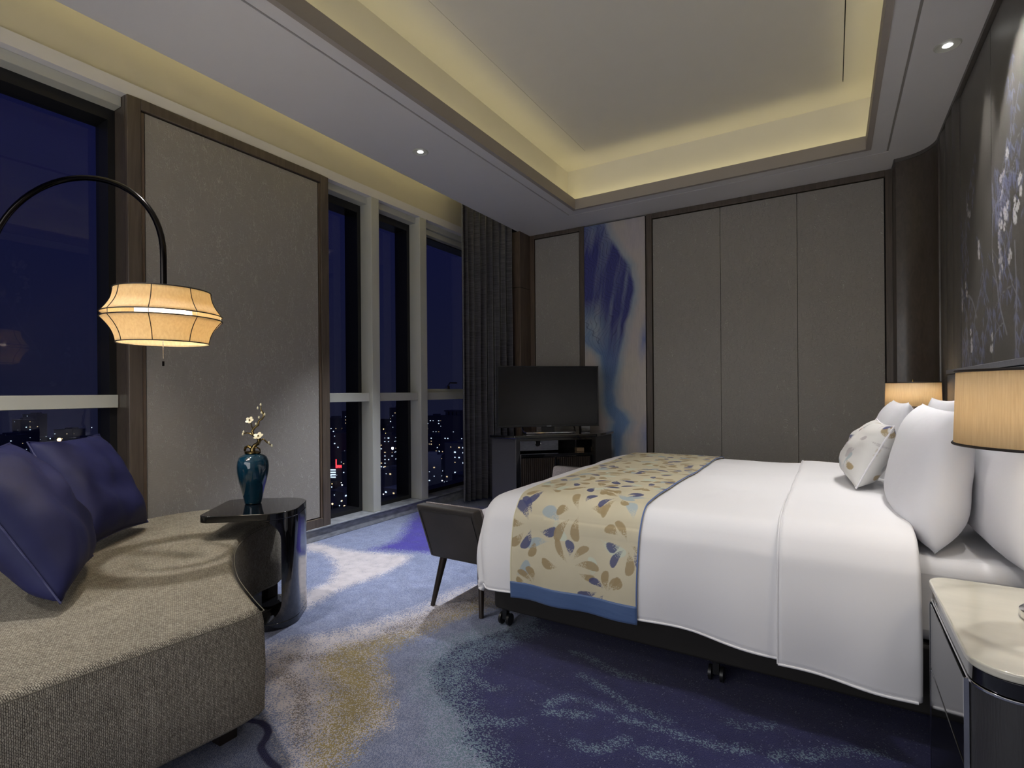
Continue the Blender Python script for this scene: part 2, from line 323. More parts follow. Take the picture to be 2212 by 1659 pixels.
# ---- carpet floor: shape fields stored on the mesh, stippled by tuft cells in the shader
gx = np.concatenate([np.linspace(XW-.03, -2.0, 60)[:-1], np.linspace(-2.0, -1.2, 110)[:-1], np.linspace(-1.2, XR+.1, 120)]); gy = np.concatenate([np.linspace(YN, .7, 60)[:-1], np.linspace(.7, 1.3, 90)[:-1], np.linspace(1.3, 2.8, 110)[:-1], np.linspace(2.8, YB+.1, 90)]); X, Y = np.meshgrid(gx, gy, indexing='ij')
wx = X+.05*(vnoise(X, Y, 4, 1)-.5); wy = Y+.05*(vnoise(X, Y, 4, 9)-.5)
white = [(-3.49, 2.61), (-3.23, 2.63), (-2.99, 2.64), (-2.81, 2.7), (-2.56, 2.76), (-2.47, 2.6), (-2.44, 2.35), (-2.46, 2.1), (-2.4, 1.79), (-2.6, 1.94), (-2.61, 2.11), (-2.77, 2.3), (-2.92, 2.42), (-3.13, 2.5), (-3.28, 2.45)]
taupe = [(-1.6, 3.1), (-1.8, 2.68), (-1.89, 2.35), (-1.88, 2.12), (-1.94, 1.92), (-2.03, 1.73), (-2.14, 1.57), (-2.21, 1.45), (-2.02, 1.3), (-1.8, 1.16), (-1.65, 1.13), (-1.44, 1.0), (-1.3, .8), (-1.15, .8), (-1.31, 1.08), (-1.36, 1.19), (-1.33, 1.32), (-1.41, 1.41), (-1.55, 1.51), (-1.7, 1.62), (-1.76, 1.75), (-1.7, 1.91), (-1.68, 2.09), (-1.6, 2.37), (-1.3, 3.0)]
gold = [(-1.9, 1.61), (-1.82, 1.73), (-1.73, 1.91), (-1.72, 2.07), (-1.66, 2.37), (-1.57, 2.34), (-1.67, 2.08), (-1.68, 1.9), (-1.70, 1.64), (-1.55, 1.51), (-1.4, 1.39), (-1.35, 1.19), (-1.30, 1.0), (-1.45, 1.12), (-1.5, 1.22), (-1.68, 1.36), (-1.88, 1.47)]
purple = [(-2.91, 2.74), (-2.88, 2.96), (-3.0, 3.18), (-3.24, 3.5), (-3.4, 3.79), (-3.0, 4.28), (-2.13, 3.05), (-2.45, 2.89)]
navy = [(-1.3, 2.25), (-1.45, 1.9), (-1.44, 1.73), (-1.42, 1.66), (-1.34, 1.59), (-1.26, 1.53), (-1.16, 1.48), (-1.07, 1.44), (-1.06, 1.37), (-.97, 1.35), (-.91, 1.32), (-.6, 1.0), (.7, 1.0), (.8, 3.4), (-.55, 3.5), (-1.2, 3.0)]
teal = [(-1.3, 2.3), (-1.44, 2.14), (-1.55, 1.96), (-1.53, 1.79), (-1.49, 1.65), (-1.36, 1.52), (-1.22, 1.43), (-1.15, 1.32), (-.99, 1.22), (-.85, 1.1), (-.7, 1.2), (-.91, 1.4), (-1.2, 1.6), (-1.3, 1.8), (-1.2, 2.2)]
line = [(-1.8, 1.067), (-1.762, 1.081), (-1.715, 1.096), (-1.672, 1.092), (-1.641, 1.077), (-1.616, 1.05), (-1.607, 1.032), (-1.589, 1.016), (-1.553, 1.003), (-1.509, 0.993), (-1.462, 0.988), (-1.36, 0.9), (-1.3, 0.75)]
streaks = [[(-.9, 1.7), (-.86, 1.77), (-.76, 1.79), (-.69, 1.79)], [(-.87, 1.65), (-.82, 1.68), (-.75, 1.71)], [(-.86, 1.95), (-.74, 1.91), (-.62, 1.84), (-.5, 1.82)], [(-.73, 1.56), (-.67, 1.56), (-.59, 1.66)], [(-.53, 1.64), (-.47, 1.65), (-.39, 1.66)], [(-.32, 1.93), (-.25, 1.93), (-.19, 1.98)], [(-.17, 1.83), (-.07, 1.88), (-.01, 1.93), (.13, 2.0)], [(-.98, 2.1), (-.84, 2.07), (-.73, 2.05), (-.61, 2.05)], [(-.63, 1.76), (-.47, 1.77), (-.36, 1.77), (-.23, 1.82)], [(-1.24, 1.72), (-1.16, 1.66), (-1.12, 1.70)], [(-1.05, 1.52), (-1.0, 1.50), (-.93, 1.56)]]
darks = [[(-2.02, 1.42), (-1.86, 1.55), (-1.80, 1.75), (-1.78, 1.95)], [(-1.95, 1.33), (-1.74, 1.28), (-1.58, 1.16), (-1.5, 1.10)], [(-1.83, 1.85), (-1.79, 2.1), (-1.7, 2.4)]]
sg = lambda poly, w: np.clip(.5+sdpoly(wx, wy, poly)/(2*w), 0, 1)
ss = np.zeros(X.shape)
for st in streaks: ss = np.maximum(ss, np.clip(1-sdline(wx, wy, st)/.035, 0, 1)*.42)
ss = np.maximum(ss, sg(teal, .06)*.55)
A1 = np.stack([sg(navy, .022), sg(gold, .065)*.72, np.maximum(sg(white, .04), sg(taupe, .055)*.78)], -1)
dk = np.zeros(X.shape)
for st in darks: dk = np.maximum(dk, np.clip(1.15-sdline(wx, wy, st)/.05, 0, 1))
ln = np.clip(.5+(.0125-sdline(X, Y, line))/.12, 0, 1)
A2 = np.stack([ss, np.maximum(sg(purple, .06), 0), np.maximum(dk*.5, 0)], -1)
P = np.stack([X, Y, 0*X], -1)
def carpet_mat():
    m, nt, p = new_mat('patterned_carpet'); p.inputs['Roughness'].default_value = .95; p.inputs['Specular IOR Level'].default_value = .1; p.inputs['Sheen Weight'].default_value = .15
    N = nt.nodes.new; L = nt.links.new
    tc = N('ShaderNodeTexCoord'); vo = N('ShaderNodeTexVoronoi'); vo.inputs['Scale'].default_value = 270; vo.voronoi_dimensions = '2D'; L(tc.outputs['Object'], vo.inputs['Vector'])
    sep = N('ShaderNodeSeparateColor'); L(vo.outputs['Color'], sep.inputs[0])
    nl = N('ShaderNodeTexNoise'); nl.inputs['Scale'].default_value = 12; nl.inputs['Detail'].default_value = 6; L(tc.outputs['Object'], nl.inputs['Vector'])
    a1 = N('ShaderNodeAttribute'); a1.attribute_name = 'shapes'; s1 = N('ShaderNodeSeparateColor'); L(a1.outputs['Color'], s1.inputs[0])
    a2 = N('ShaderNodeAttribute'); a2.attribute_name = 'accents'; s2 = N('ShaderNodeSeparateColor'); L(a2.outputs['Color'], s2.inputs[0])
    a3 = N('ShaderNodeAttribute'); a3.attribute_name = 'line'; s3 = N('ShaderNodeSeparateColor'); L(a3.outputs['Color'], s3.inputs[0])
    def stipple(src, ch, nw=.5, soft=.04):
        # field + cloud noise compared with the tuft's own random number
        q = N('ShaderNodeMath'); q.operation = 'MULTIPLY_ADD'; q.inputs[1].default_value = nw; L(nl.outputs['Fac'], q.inputs[0]); L(src, q.inputs[2])
        r = N('ShaderNodeMapRange'); r.inputs['From Min'].default_value = nw*.5-0.0; r.inputs['From Max'].default_value = 1+nw*.5; L(q.outputs[0], r.inputs[0])
        g = N('ShaderNodeMath'); g.operation = 'SUBTRACT'; L(r.outputs[0], g.inputs[0]); L(ch, g.inputs[1])
        h = N('ShaderNodeMapRange'); h.inputs['From Min'].default_value = -soft; h.inputs['From Max'].default_value = soft; L(g.outputs[0], h.inputs[0])
        k = N('ShaderNodeMath'); k.operation = 'MULTIPLY'; L(h.outputs[0], k.inputs[0])
        z = N('ShaderNodeMapRange'); z.inputs['From Min'].default_value = .02; z.inputs['From Max'].default_value = .1; L(src, z.inputs[0]); L(z.outputs[0], k.inputs[1])
        return k.outputs[0]
    def over(base, col, fac):
        mx = N('ShaderNodeMixRGB'); mx.inputs[2].default_value = col; L(fac, mx.inputs[0])
        if isinstance(base, tuple): mx.inputs[1].default_value = base
        else: L(base, mx.inputs[1])
        return mx.outputs[0]
    R, G, B = sep.outputs[0], sep.outputs[1], sep.outputs[2]
    t = N('ShaderNodeMapRange'); t.inputs['From Min'].default_value = .35; t.inputs['From Max'].default_value = .65; L(R, t.inputs[0])
    c = over((.145, .170, .275, 1), (.24, .265, .37, 1), t.outputs[0])
    c = over(c, (.46, .42, .43, 1), stipple(s1.outputs[2], G))
    c = over(c, (.17, .145, .135, 1), stipple(s2.outputs[2], B))
    c = over(c, (.27, .215, .095, 1), stipple(s1.outputs[1], R))
    c = over(c, (.021, .022, .085, 1), stipple(s1.outputs[0], G, .25))
    c = over(c, (.13, .185, .24, 1), stipple(s2.outputs[0], R, .7))
    c = over(c, (.055, .045, .25, 1), stipple(s2.outputs[1], B))
    lr = N('ShaderNodeMapRange'); lr.inputs['From Min'].default_value = .47; lr.inputs['From Max'].default_value = .53; L(s3.outputs[0], lr.inputs[0]); c = over(c, (.018, .018, .075, 1), lr.outputs[0])
    v = N('ShaderNodeMapRange'); v.inputs['From Min'].default_value = .25; v.inputs['From Max'].default_value = .75; v.inputs['To Min'].default_value = .8; v.inputs['To Max'].default_value = 1.15; L(nl.outputs['Fac'], v.inputs[0])
    mx = N('ShaderNodeMixRGB'); mx.blend_type = 'MULTIPLY'; mx.inputs[0].default_value = 1; L(c, mx.inputs[1]); L(v.outputs[0], mx.inputs[2]); L(mx.outputs[0], p.inputs['Base Color'])
    b = N('ShaderNodeBump'); b.inputs['Strength'].default_value = .7; b.inputs['Distance'].default_value = .003; b.invert = True; L(vo.outputs['Distance'], b.inputs['Height']); L(b.outputs[0], p.inputs['Normal'])
    return m
fl = grid_obj('floor', carpet_mat(), None, P[:, ::1], smooth=None); structure(fl)
set_col(fl, A1.reshape(-1, 3), 'shapes'); set_col(fl, A2.reshape(-1, 3), 'accents'); set_col(fl, np.repeat(ln.reshape(-1, 1), 3, 1), 'line')

# ---- ceiling with recessed tray and grooves
c = MB(); T = .03
gxl, gxr, gyf, gw = -2.25, .36, 4.80, .007   # groove rectangle in the lower ceiling
def cboxes(x0, x1, y0, y1): c.box(x0, x1, y0, y1, CEIL, CEIL+T)
XP = -2.96
cboxes(XP, gxl-gw, YN, YB+.05); cboxes(gxl+gw, TX0, YN, gyf-gw)
cboxes(TX0, TX1, TY1, gyf-gw); cboxes(gxl-gw, XR+.1, gyf+gw, YB+.05)
cboxes(gxr+gw, XR+.1, YN, gyf+gw); cboxes(TX1, gxr-gw, YN, gyf-gw); cboxes(TX0, TX1, YN, TY0)
ceil = c.build('ceiling', MW, None, smooth=None); structure(ceil)
g = MB(); g.box(gxl-gw, gxl+gw, YN, gyf+gw, CEIL+.008, CEIL+.02).box(gxr-gw, gxr+gw, YN, gyf+gw, CEIL+.008, CEIL+.02).box(gxl+gw, gxr-gw, gyf-gw, gyf+gw, CEIL+.008, CEIL+.02)
g.build('groove', M_side, ceil, smooth=None)
l = MB(); lt = .03
l.box(TX0-lt, TX0+.004, TY0-lt, TY1+lt, CEIL-.004, CEIL+.095).box(TX1-.004, TX1+lt, TY0-lt, TY1+lt, CEIL-.004, CEIL+.095)
l.box(TX0+.004, TX1-.004, TY1-.004, TY1+lt, CEIL-.004, CEIL+.095).box(TX0+.004, TX1-.004, TY0-lt, TY0+.004, CEIL-.004, CEIL+.095)
l.build('tray_lip', M_lip, ceil, smooth=None)
UX0, UX1, UY0, UY1, UZ = -2.27, .37, .25, 4.81, 3.365
t = MB()
for a in ((UX0-.05, UX0, UY0-.05, UY1+.05), (UX1, UX1+.05, UY0-.05, UY1+.05), (UX0, UX1, UY1, UY1+.05), (UX0, UX1, UY0-.05, UY0)): t.box(*a, CEIL+.012, UZ+.05)
ix0, ix1, iy1, iy0 = -1.93, .077, 4.465, .6; q = .003
t.box(UX0, ix0-q, UY0, UY1, UZ, UZ+.05).box(ix1+q, UX1, UY0, UY1, UZ, UZ+.05).box(ix0-q, ix1+q, iy1+q, UY1, UZ, UZ+.05).box(ix0-q, ix1+q, UY0, iy0-q, UZ, UZ+.05)
t.box(ix0+q, ix1-q, iy0+q, iy1-q, UZ-.004, UZ+.05)
t.build('tray_ceiling', M_tray, ceil, smooth=None)
MB().box(ix0-q, ix1+q, iy0-q, iy1+q, UZ+.008, UZ+.02).build('groove', M_gap, ceil, smooth=None)
# LED housings behind the lip
for b_ in ((TX0-.125, TX0-.075, TY0, TY1), (TX1+.075, TX1+.125, TY0, TY1)): bx('led_strip', M_cream, ceil, *b_, CEIL+.031, CEIL+.040)
# curtain pocket
bx('pocket_ceiling', M_tray, ceil, XW-.12, -2.78, YN, YB, 3.36, 3.40)
MB().box(-2.80, -2.78, YN, YB, CEIL+T, 3.37).build('pocket_side', MW, ceil, smooth=None)
bx('pocket_upstand', MW, ceil, XP, XP+.025, YN, YB, CEIL+T-.001, CEIL+.085)  # unseen upstand, shaped to shield the LED so the wall glow fades downward

# ---- window wall
wl = MB(); wl.box(XW-.05, XW-.02, YN, YB, 2.94, 3.38)
wall_l = wl.build('wall_left', plain('pocket_wall_paint', (.58, .54, .42, 1), .75, var=.02), None, smooth=None); structure(wall_l)
bx('fascia', MW, wall_l, XW-.30, XW, YN, YB, 2.868, 2.942, smooth=None)
# fabric panel between the windows
FY0, FY1 = 1.40, 2.797
fr = MB(); z0, z1 = .10, 2.868; fw = .072
fr.box(XW-.02, XW+.012, FY0, FY0+fw, z0, z1).box(XW-.02, XW+.012, FY1-fw, FY1, z0, z1).box(XW-.02, XW+.012, FY0+fw, FY1-fw, z1-fw*.85, z1).box(XW-.02, XW+.012, FY0+fw, FY1-fw, z0, z0+fw)
fr.build('panel_frame', M_wood, wall_l, bevel=.004)
fr = MB(); e = .018
fr.box(XW-.02, XW+.004, FY0+fw, FY0+fw+e, z0+fw, z1-fw).box(XW-.02, XW+.004, FY1-fw-e, FY1-fw, z0+fw, z1-fw)
fr.build('inner_moulding', M_wood2, wall_l)
bx('gap_backing', M_gap, wall_l, XW-.08, XW-.02, FY0+.01, FY1-.01, z0, z1)
bx('fabric_panel', M_fab, wall_l, XW-.02, XW-.001, FY0+fw+e+.006, FY1-fw-e-.006, z0+fw+.008, z1-fw*.85-.008)
bx('reveal_panel', M_gloss, wall_l, XW-.22, XW-.02, FY0, FY0+.03, z0, 2.868)
bx('reveal_panel', M_wood, wall_l, XW-.26, XW-.02, FY1-.03, FY1, z0, 2.868)
bx('wall_core', M_bframe, wall_l, XW-.32, XW-.08, FY0+.03, FY1-.03, z0, 3.0)
# sill of marble along the whole window wall
sl = MB(); sl.box(XW-.32, XW+.005, YN, YB, 0, .088)
sill = sl.build('trim_1', M_marble, None, smooth=None, bevel=.004); structure(sill)
bx('sill_slab', M_marble, sill, XW-.32, XW+.022, YN, YB, .092, .104, bevel=.003)
bx('sill_gap', M_gap, sill, XW-.30, XW-.002, YN, YB, .088, .092)
GX = XW-.25
def window(n, y0, y1, sash=False, ml=True, mr=True):
    r = bx('window_%d' % n, M_bframe, None, GX-.05, XW-.14, y1-.035, y1+.002, .104, 2.81, smooth=None); structure(r)
    bx('black_frame', M_bframe, r, GX-.05, XW-.14, y0-.002, y0+.035, .104, 2.81)
    bx('black_frame', M_bframe, r, GX-.05, XW-.14, y0+.035, y1-.035, .104, .14)
    bx('black_frame', M_bframe, r, GX-.05, XW-.14, y0+.035, y1-.035, 2.745, 2.81)
    bx('glass', M_glass, r, GX-.012, GX, y0+.03, y1-.03, .13, 2.76)
    bx('window_head', M_cream, r, XW-.20, XW-.055, y0, y1, 2.81, 2.868, bevel=.003)
    bx('rail', M_cream, r, GX, XW-.035 if n > 1 else XW-.115, y0+.001, y1-.001, 1.075, 1.15, bevel=.003)
    return r
window(1, YN, FY0-.001)
w2 = window(2, FY1, 3.262); w3 = window(3, 3.352, 3.893)
bx('edge_trim', M_chrome, wall_l, XW-.195, XW-.19, FY0-.012, FY0-.001, .104, 2.86)
MW_ = []
w4 = window(4, 3.99, 5.0)
# opening sash of window 4
sf = MB(); a, b_ = 4.005, 4.985
sf.box(GX+.002, XW-.08, a, b_, 2.755, 2.808).box(GX+.002, XW-.08, a, b_, 1.085, 1.185).box(GX+.002, XW-.10, b_-.05, b_, 1.185, 2.755)
sf.build('sash', M_cream, w4, bevel=.003)
hd = MB().box(XW-.08, XW-.045, 4.36, 4.40, 1.185, 1.215).tube([(XW-.06, 4.38, 1.21), (XW-.03, 4.38, 1.25), (XW-.03, 4.50, 1.25)], .009)
hd.build('window_handle', M_chrome, w4)
for i, (a, b_) in enumerate(((3.262, 3.352), (3.893, 3.99), (5.0, 5.09))):
    m_ = MB().box(XW-.14, XW+.0, a, b_, .104, 2.868).build('trim_%d' % (i+2), M_cream, None, bevel=.003); structure(m_)
    bx('back_fin', M_bframe, m_, GX-.05, XW-.14, a, b_, .104, 2.868)
bx('plain_infill', M_cream, wall_l, GX-.05, XW-.02, 5.09, YB, .104, 2.868)

# ---- back wall
wb_ = MB().box(-3.8, XR+.1, YB+.03, YB+.09, 0, CEIL+.6).build('wall_back', M_gap, None, smooth=None); structure(wb_)
def vstrip(x0, x1, name='frame_upright', m=M_wood, z0=0, z1=CEIL): return bx(name, m, wb_, x0, x1, YB-.012, YB+.03, z0, z1, bevel=.003)
vstrip(-2.93, -2.874, m=M_wood2); vstrip(-2.318, -2.262); vstrip(-1.590, -1.532); vstrip(.372, .44)
bx('frame_header', M_wood, wb_, -2.874, -2.318, YB-.012, YB+.03, 2.875, CEIL, bevel=.003)
bx('frame_header', M_wood, wb_, -1.532, .372, YB-.012, YB+.03, 2.868, CEIL, bevel=.003)
bx('fabric_panel', M_fab, wb_, -2.866, -2.326, YB-.002, YB+.03, 0, 2.867)
for a, b_ in ((-1.524, -.8905), (-.8875, -.2585), (-.2555, .364)): bx('fabric_panel', M_fab, wb_, a, b_, YB-.002, YB+.03, 0, 2.860, bevel=.002)
# pilaster closing the curtain pocket
pl = MB().box(-3.45, -2.925, 4.96, YB+.03, 0, 2.30).box(-3.45, -2.925, 4.96, YB+.03, 2.305, CEIL-.002).build('trim_6', M_wood2, None, smooth=None, bevel=.002); structure(pl)

# ---- right wall
wr_ = MB().box(XR+.035, XR+.12, YN, YB+.1, 0, CEIL+.1).build('wall_right', M_side, None, smooth=None); structure(wr_)
# curved lacquered corner panel
pts = [(.417, YB+.02), (.417, 5.0), (.424, 4.986)]
for i in range(1, 15):
    a = i/14; x = .43+.215*math.sin(a*PI/2)**1.0; y = 4.985-.255*(1-math.cos(a*PI/2))
    pts.append((x, y))
outl = pts+[(XR+.03, 4.72), (XR+.03, YB+.02)]
MB().prism(outl, 0, CEIL-.025).build('curved_corner_panel', M_gloss, wr_, smooth=50)
MB().prism([(p[0]-.004, p[1]-.006) for p in pts]+[(XR+.03, 4.715), (XR+.03, YB)], CEIL-.025, CEIL).build('cornice', M_rib, wr_, smooth=50)
# three padded vertical ribs
ys = [4.715, 4.50, 4.285, 4.075]
for k in range(3):
    y1, y0 = ys[k]-.006, ys[k+1]+.006; r = []
    for i in range(9):
        a = i/8; r.append((XR-.004-.014*math.sin(PI*a)**.6, y0+(y1-y0)*a))
    MB().prism(r+[(XR+.03, y1), (XR+.03, y0)], .0, CEIL-.025).build('leather_rib', M_rib, wr_, smooth=60)
bx('top_rail', M_rib, wr_, XR-.02, XR+.03, YN, 4.72, CEIL-.025, CEIL)
# painted silk panels
def flower_paint(Yg, Zg, seed):
    H = Yg.shape; base = np.array([.105, .097, .088]); v = vnoise(Yg, Zg, 5, seed); C = base*(0.8+.4*v[..., None])
    def blend(mask, col): 
        nonlocal C; C = C*(1-mask[..., None])+np.array(col)*mask[..., None]
    r = random.Random(seed)
    y0, y1 = Yg.min(), Yg.max(); z0, z1 = Zg.min(), Zg.max()
    def local(cy, cz, R):
        return np.where((abs(Yg[:, 0]-cy) < R))[0], np.where((abs(Zg[0]-cz) < R))[0]
    def stamp(cy, cz, R, fn, col, al=1):
        nonlocal C
        i, j = local(cy, cz, R)
        if not len(i) or not len(j): return
        sl = np.ix_(i, j); m = fn(Yg[sl]-cy, Zg[sl]-cz)*al; C[sl] = C[sl]*(1-m[..., None])+np.array(col)*m[..., None]
    def leaf(cy, cz, a, Ln, wd, col, al=.85):
        ca, sa = math.cos(a), math.sin(a)
        def fn(y, z):
            u = y*ca+z*sa; v = -y*sa+z*ca; q = u/Ln
            return np.clip((wd*np.sin(np.clip(q, 0, 1)*PI)**.8-abs(v))/.003, 0, 1)*(q > 0)*(q < 1)*(.75+.25*(v > 0))
        stamp(cy, cz, Ln*1.05, fn, col, al)
    def blossom(cy, cz, R):
        for k in range(5):
            a = k*2*PI/5+r.random(); leafy = (cy+math.cos(a)*R*.55, cz+math.sin(a)*R*.55)
            stamp(*leafy, R, lambda y, z: np.clip((R*.48-np.hypot(y, z))/.004, 0, 1), (.60, .58, .60), .85)
        stamp(cy, cz, R, lambda y, z: np.clip((R*.22-np.hypot(y, z))/.003, 0, 1), (.35, .28, .16))
    def branch(y, z, a, n, w, depth=0):
        pl_ = [(y, z)]
        for k in range(n):
            a += r.uniform(-.35, .35); y += math.cos(a)*.075; z += math.sin(a)*.075; pl_.append((y, z))
            if depth < 2 and r.random() < .55: branch(y, z, a+r.choice((-1, 1))*r.uniform(.5, 1.1), max(3, n-4), w*.6, depth+1)
            if w < .006 or r.random() < .5:
                for q in range(r.randint(2, 5)): leaf(y, z, -PI/2+r.uniform(-.9, .9), r.uniform(.045, .09), .0075, r.choice(((.15, .16, .27), (.20, .21, .33), (.11, .12, .20))))
            if r.random() < .05+.04*depth: 
                for q in range(r.randint(3, 6)): blossom(y+r.uniform(-.03, .03), z-r.uniform(0, .14), .023)
        Y_ = np.array(pl_); blend(np.clip((w-sdline(Yg, Zg, pl_))/.003, 0, 1)*.75, (.27, .26, .30))
    for b in range(2):
        branch(r.uniform(y0, y1), z0+r.uniform(-.1, .9), PI/2+r.uniform(-.6, .6), 12, .009)
    return C
M_silkwall = attr_mat('painted_silk_wallpaper', .42, (90, .1))
yy = [4.07, 3.366, 2.66, 1.95, 1.24, .53]
for k in range(len(yy)-1):
    y1, y0 = yy[k]-.003, yy[k+1]+.003; st = .007 if k < 3 else .02
    Yg, Zg = np.meshgrid(np.arange(y0, y1, st), np.arange(.75, CEIL-.03, st), indexing='ij'); Yg = y0+(Yg-y0)*(y1-y0)/(Yg.max()-y0)
    o = grid_obj('wallpaper_panel', M_silkwall, wr_, np.stack([np.full(Yg.shape, XR), Yg, Zg], -1), smooth=None)
    set_col(o, flower_paint(Yg, Zg, 40+k).reshape(-1, 3))
    sd = o.modifiers.new('thick', 'SOLIDIFY'); sd.thickness = .012; sd.offset = 1
    bx('panel_backing', M_gap, wr_, XR+.014, XR+.034, y0-.003, y1+.003, 0, CEIL-.03)
# wall behind the camera
wf = MB().box(-3.75, XR+.12, YN-.08, YN, 0, CEIL+.5).build('wall_front', M_side, None, smooth=None); structure(wf)

# ================================================================ ART PANEL
def art_panel():
    st = .0045; xs = np.arange(-2.254, -1.598+st, st); zs = np.arange(.0, 2.905, st); Xg, Zg = np.meshgrid(xs, zs, indexing='ij')
    u = (Xg+2.256)/.659; v = (2.905-Zg)/(2.905-.15)*.0+(2.905-Zg)/2.86      # v=0 top
    u0 = u; u = u+.05*(vnoise(u, v*4, 3, 5)-.5); 
    V = [-.05, .0, .06, .12, .18, .24, .28, .34, .40, .46, .52, .60, .66, .72, .745, .78, .84, .92, 1.05]
    V = [x*.93 for x in V]
    Lf = [-.3, -.3, -.3, -.3, -.3, -.3, -.3, -.3, -.25, -.02, .28, .33, .33, .35, .40, .50, .46, .52, .55]
    Rt = [.30, .33, .44, .58, .74, .80, .80, .76, .68, .62, .56, .50, .47, .52, .64, .74, .62, .56, .55]
    lf = np.interp(v, V, Lf); rt = np.interp(v, V, Rt); mid = (lf+rt)/2; hw = (rt-lf)/2
    d = hw-abs(u-mid); m = np.clip(.5+d/.07, 0, 1)
    pink = np.array([.46, .41, .42]); crm = np.array([.50, .46, .38]); blu = np.array([.16, .30, .46]); ind = np.array([.028, .032, .16]); lil = np.array([.40, .36, .44])
    n1 = vnoise(u*1.0, v*3, 3, 3)[..., None]; n2 = vnoise(u, v*3, 4, 17)[..., None]
    C = crm*(1-n1)+pink*n1; C = C*(1-.5*np.clip(n2*2-1, 0, 1))+lil*.5*np.clip(n2*2-1, 0, 1)
    # soft blue halo
    halo = np.clip(1+d/.16, 0, 1)[..., None]*np.clip(.35+.9*vnoise(u*2, v*5, 5, 23), 0, 1)[..., None]
    C = C*(1-halo*.75)+blu*halo*.75
    deep = m*np.clip(1.35-np.abs(v-.22)/.30, 0, 1); fl_ = np.clip(vnoise(u*3+v*2, v*1.2, 4, 31)*1.8-.35, 0, 1)
    deep = np.clip(deep*(.55+.7*fl_), 0, 1)*np.clip(1-np.clip((v-.27)/.10, 0, 1)*np.clip((.42-u)/.22, 0, 1), 0, 1)
    lower = m*np.clip((v-.38)/.1, 0, 1)*.75
    C = C*(1-lower[..., None])+np.array([.10, .20, .42])*lower[..., None]
    C = C*(1-deep[..., None])+ind*1.3*deep[..., None]
    # flowing brush lines following the stream
    kk = np.clip((v-.30)/.15, 0, 1); flow = (1-kk)*((u*.9-v*1.7)*17)+kk*((u-mid)/(hw+.12)*7)+1.0*vnoise(u*2.2, v*5, 3, 51)+(.75-.4*kk)*np.sin(v*85+7*u+5*vnoise(u, v*3, 3, 8))
    ln_ = np.clip(1-abs(np.sin(flow*PI))/.30, 0, 1)*np.clip(m*1.2, 0, 1)*np.clip(1.2-v*1.25, .1, 1)
    lnb = np.clip(1-abs(np.sin(flow*PI*1.7+1))/.22, 0, 1)*m*(.5)
    C = C*(1-.75*ln_[..., None])+np.array([.008, .008, .05])*.75*ln_[..., None]
    C = C*(1-.35*lnb[..., None])+np.array([.20, .28, .50])*.35*lnb[..., None]
    # drifting lines left of the stream and blue sweep on the right edge
    for a, b_, c_, col, al in ((.98, .43, .10, (.10, .17, .42), .8), (1.0, .78, .16, (.14, .22, .42), .6), (.0, .42, .16, (.14, .22, .42), .5)):
        mm = np.clip(1-np.hypot((u0-a+(v-b_)*.6)/c_, (v-b_)/.10), 0, 1)*al*(.6+.6*vnoise(u*6, v*8, 6, 77)); C = C*(1-mm[..., None])+np.array(col)*mm[..., None]
    sl_ = .7*np.clip(1-abs((u0-.02)-(v-.36)*3.2+.03*np.sin(v*220))/.02, 0, 1)*((v > .355) & (v < .44)); C = C*(1-.8*sl_[..., None])+np.array([.01, .01, .06])*.8*sl_[..., None]
    ts = vnoise(u*90, v*40, 1, 91)[..., None]; C = C*(.92+.16*ts)
    o = grid_obj('art_panel', attr_mat('painted_canvas', .6, (200, .2)), None, np.stack([Xg, np.full(Xg.shape, YB-.006), Zg], -1)[:, ::-1], base=(-1.926, YB-.006, 0), smooth=None)
    set_col(o, C[:, ::-1].reshape(-1, 3)); sd = o.modifiers.new('thick', 'SOLIDIFY'); sd.thickness = .02; sd.offset = -1
    tag(o, 'tall narrow abstract painting of indigo and blue brushwork on the far wall', 'painting')
art_panel()

# ================================================================ DOWNLIGHTS
for i, (x, y) in enumerate(DL[:2]):
    t = empty('downlight', (x, y, CEIL))
    MB().lathe([(.048, -.004), (.052, -.006), (.058, -.002), (.058, .0), (.022, .004), (.022, -.001), (.048, -.004)], (x, y, CEIL), 32, caps=False).build('trim_ring', M_cream, t)
    MB().lathe([(.001, -.0030), (.019, -.0030), (.022, -.001), (.001, -.001)], (x, y, CEIL), 24).build('lens', M_lens, t)
    tag(t, ['small round recessed downlight in the ceiling strip beside the windows', 'small round recessed downlight in the ceiling above the bed head'][i], 'downlight')

# ================================================================ CURTAIN
def curtain():
    n = 420; P = []; base = []
    A = Vector((-3.235, 4.30)); B = Vector((-2.985, 4.90)); d = (B-A); L_ = d.length; d.normalize(); nn = Vector((d.y, -d.x))
    zs = np.linspace(.03, 3.30, 40)
    arr = np.zeros((n, len(zs), 3)); folds = 8.5
    for i in range(n):
        t = i/(n-1); ph = 2*PI*folds*(t**.86)
        for j, z in enumerate(zs):
            k = 1-.25*(z/3.3); w_ = .038*k*(.8+.4*noise.noise(Vector((t*7, z*.5, 0)))); wob = .012*noise.noise(Vector((t*4, z*1.2, 3)))
            off = math.sin(ph)*w_+math.sin(ph*2.0+1)*w_*.25+wob
            sh = math.cos(ph)*.010
            p = A+d*(t*L_+sh)+nn*off; arr[i, j] = (p.x, p.y, z)
    o = grid_obj('curtain', CM, None, arr, base=(-3.11, 4.6, .03), smooth=180)
    sd = o.modifiers.new('thick', 'SOLIDIFY'); sd.thickness = .003
    tag(o, 'dark grey silk curtain bunched in folds beside the window corner', 'curtain')
    return o
CM, nt, p = new_mat('charcoal_silk'); p.inputs['Roughness'].default_value = .38; p.inputs['Specular IOR Level'].default_value = .6; p.inputs['Sheen Weight'].default_value = .3
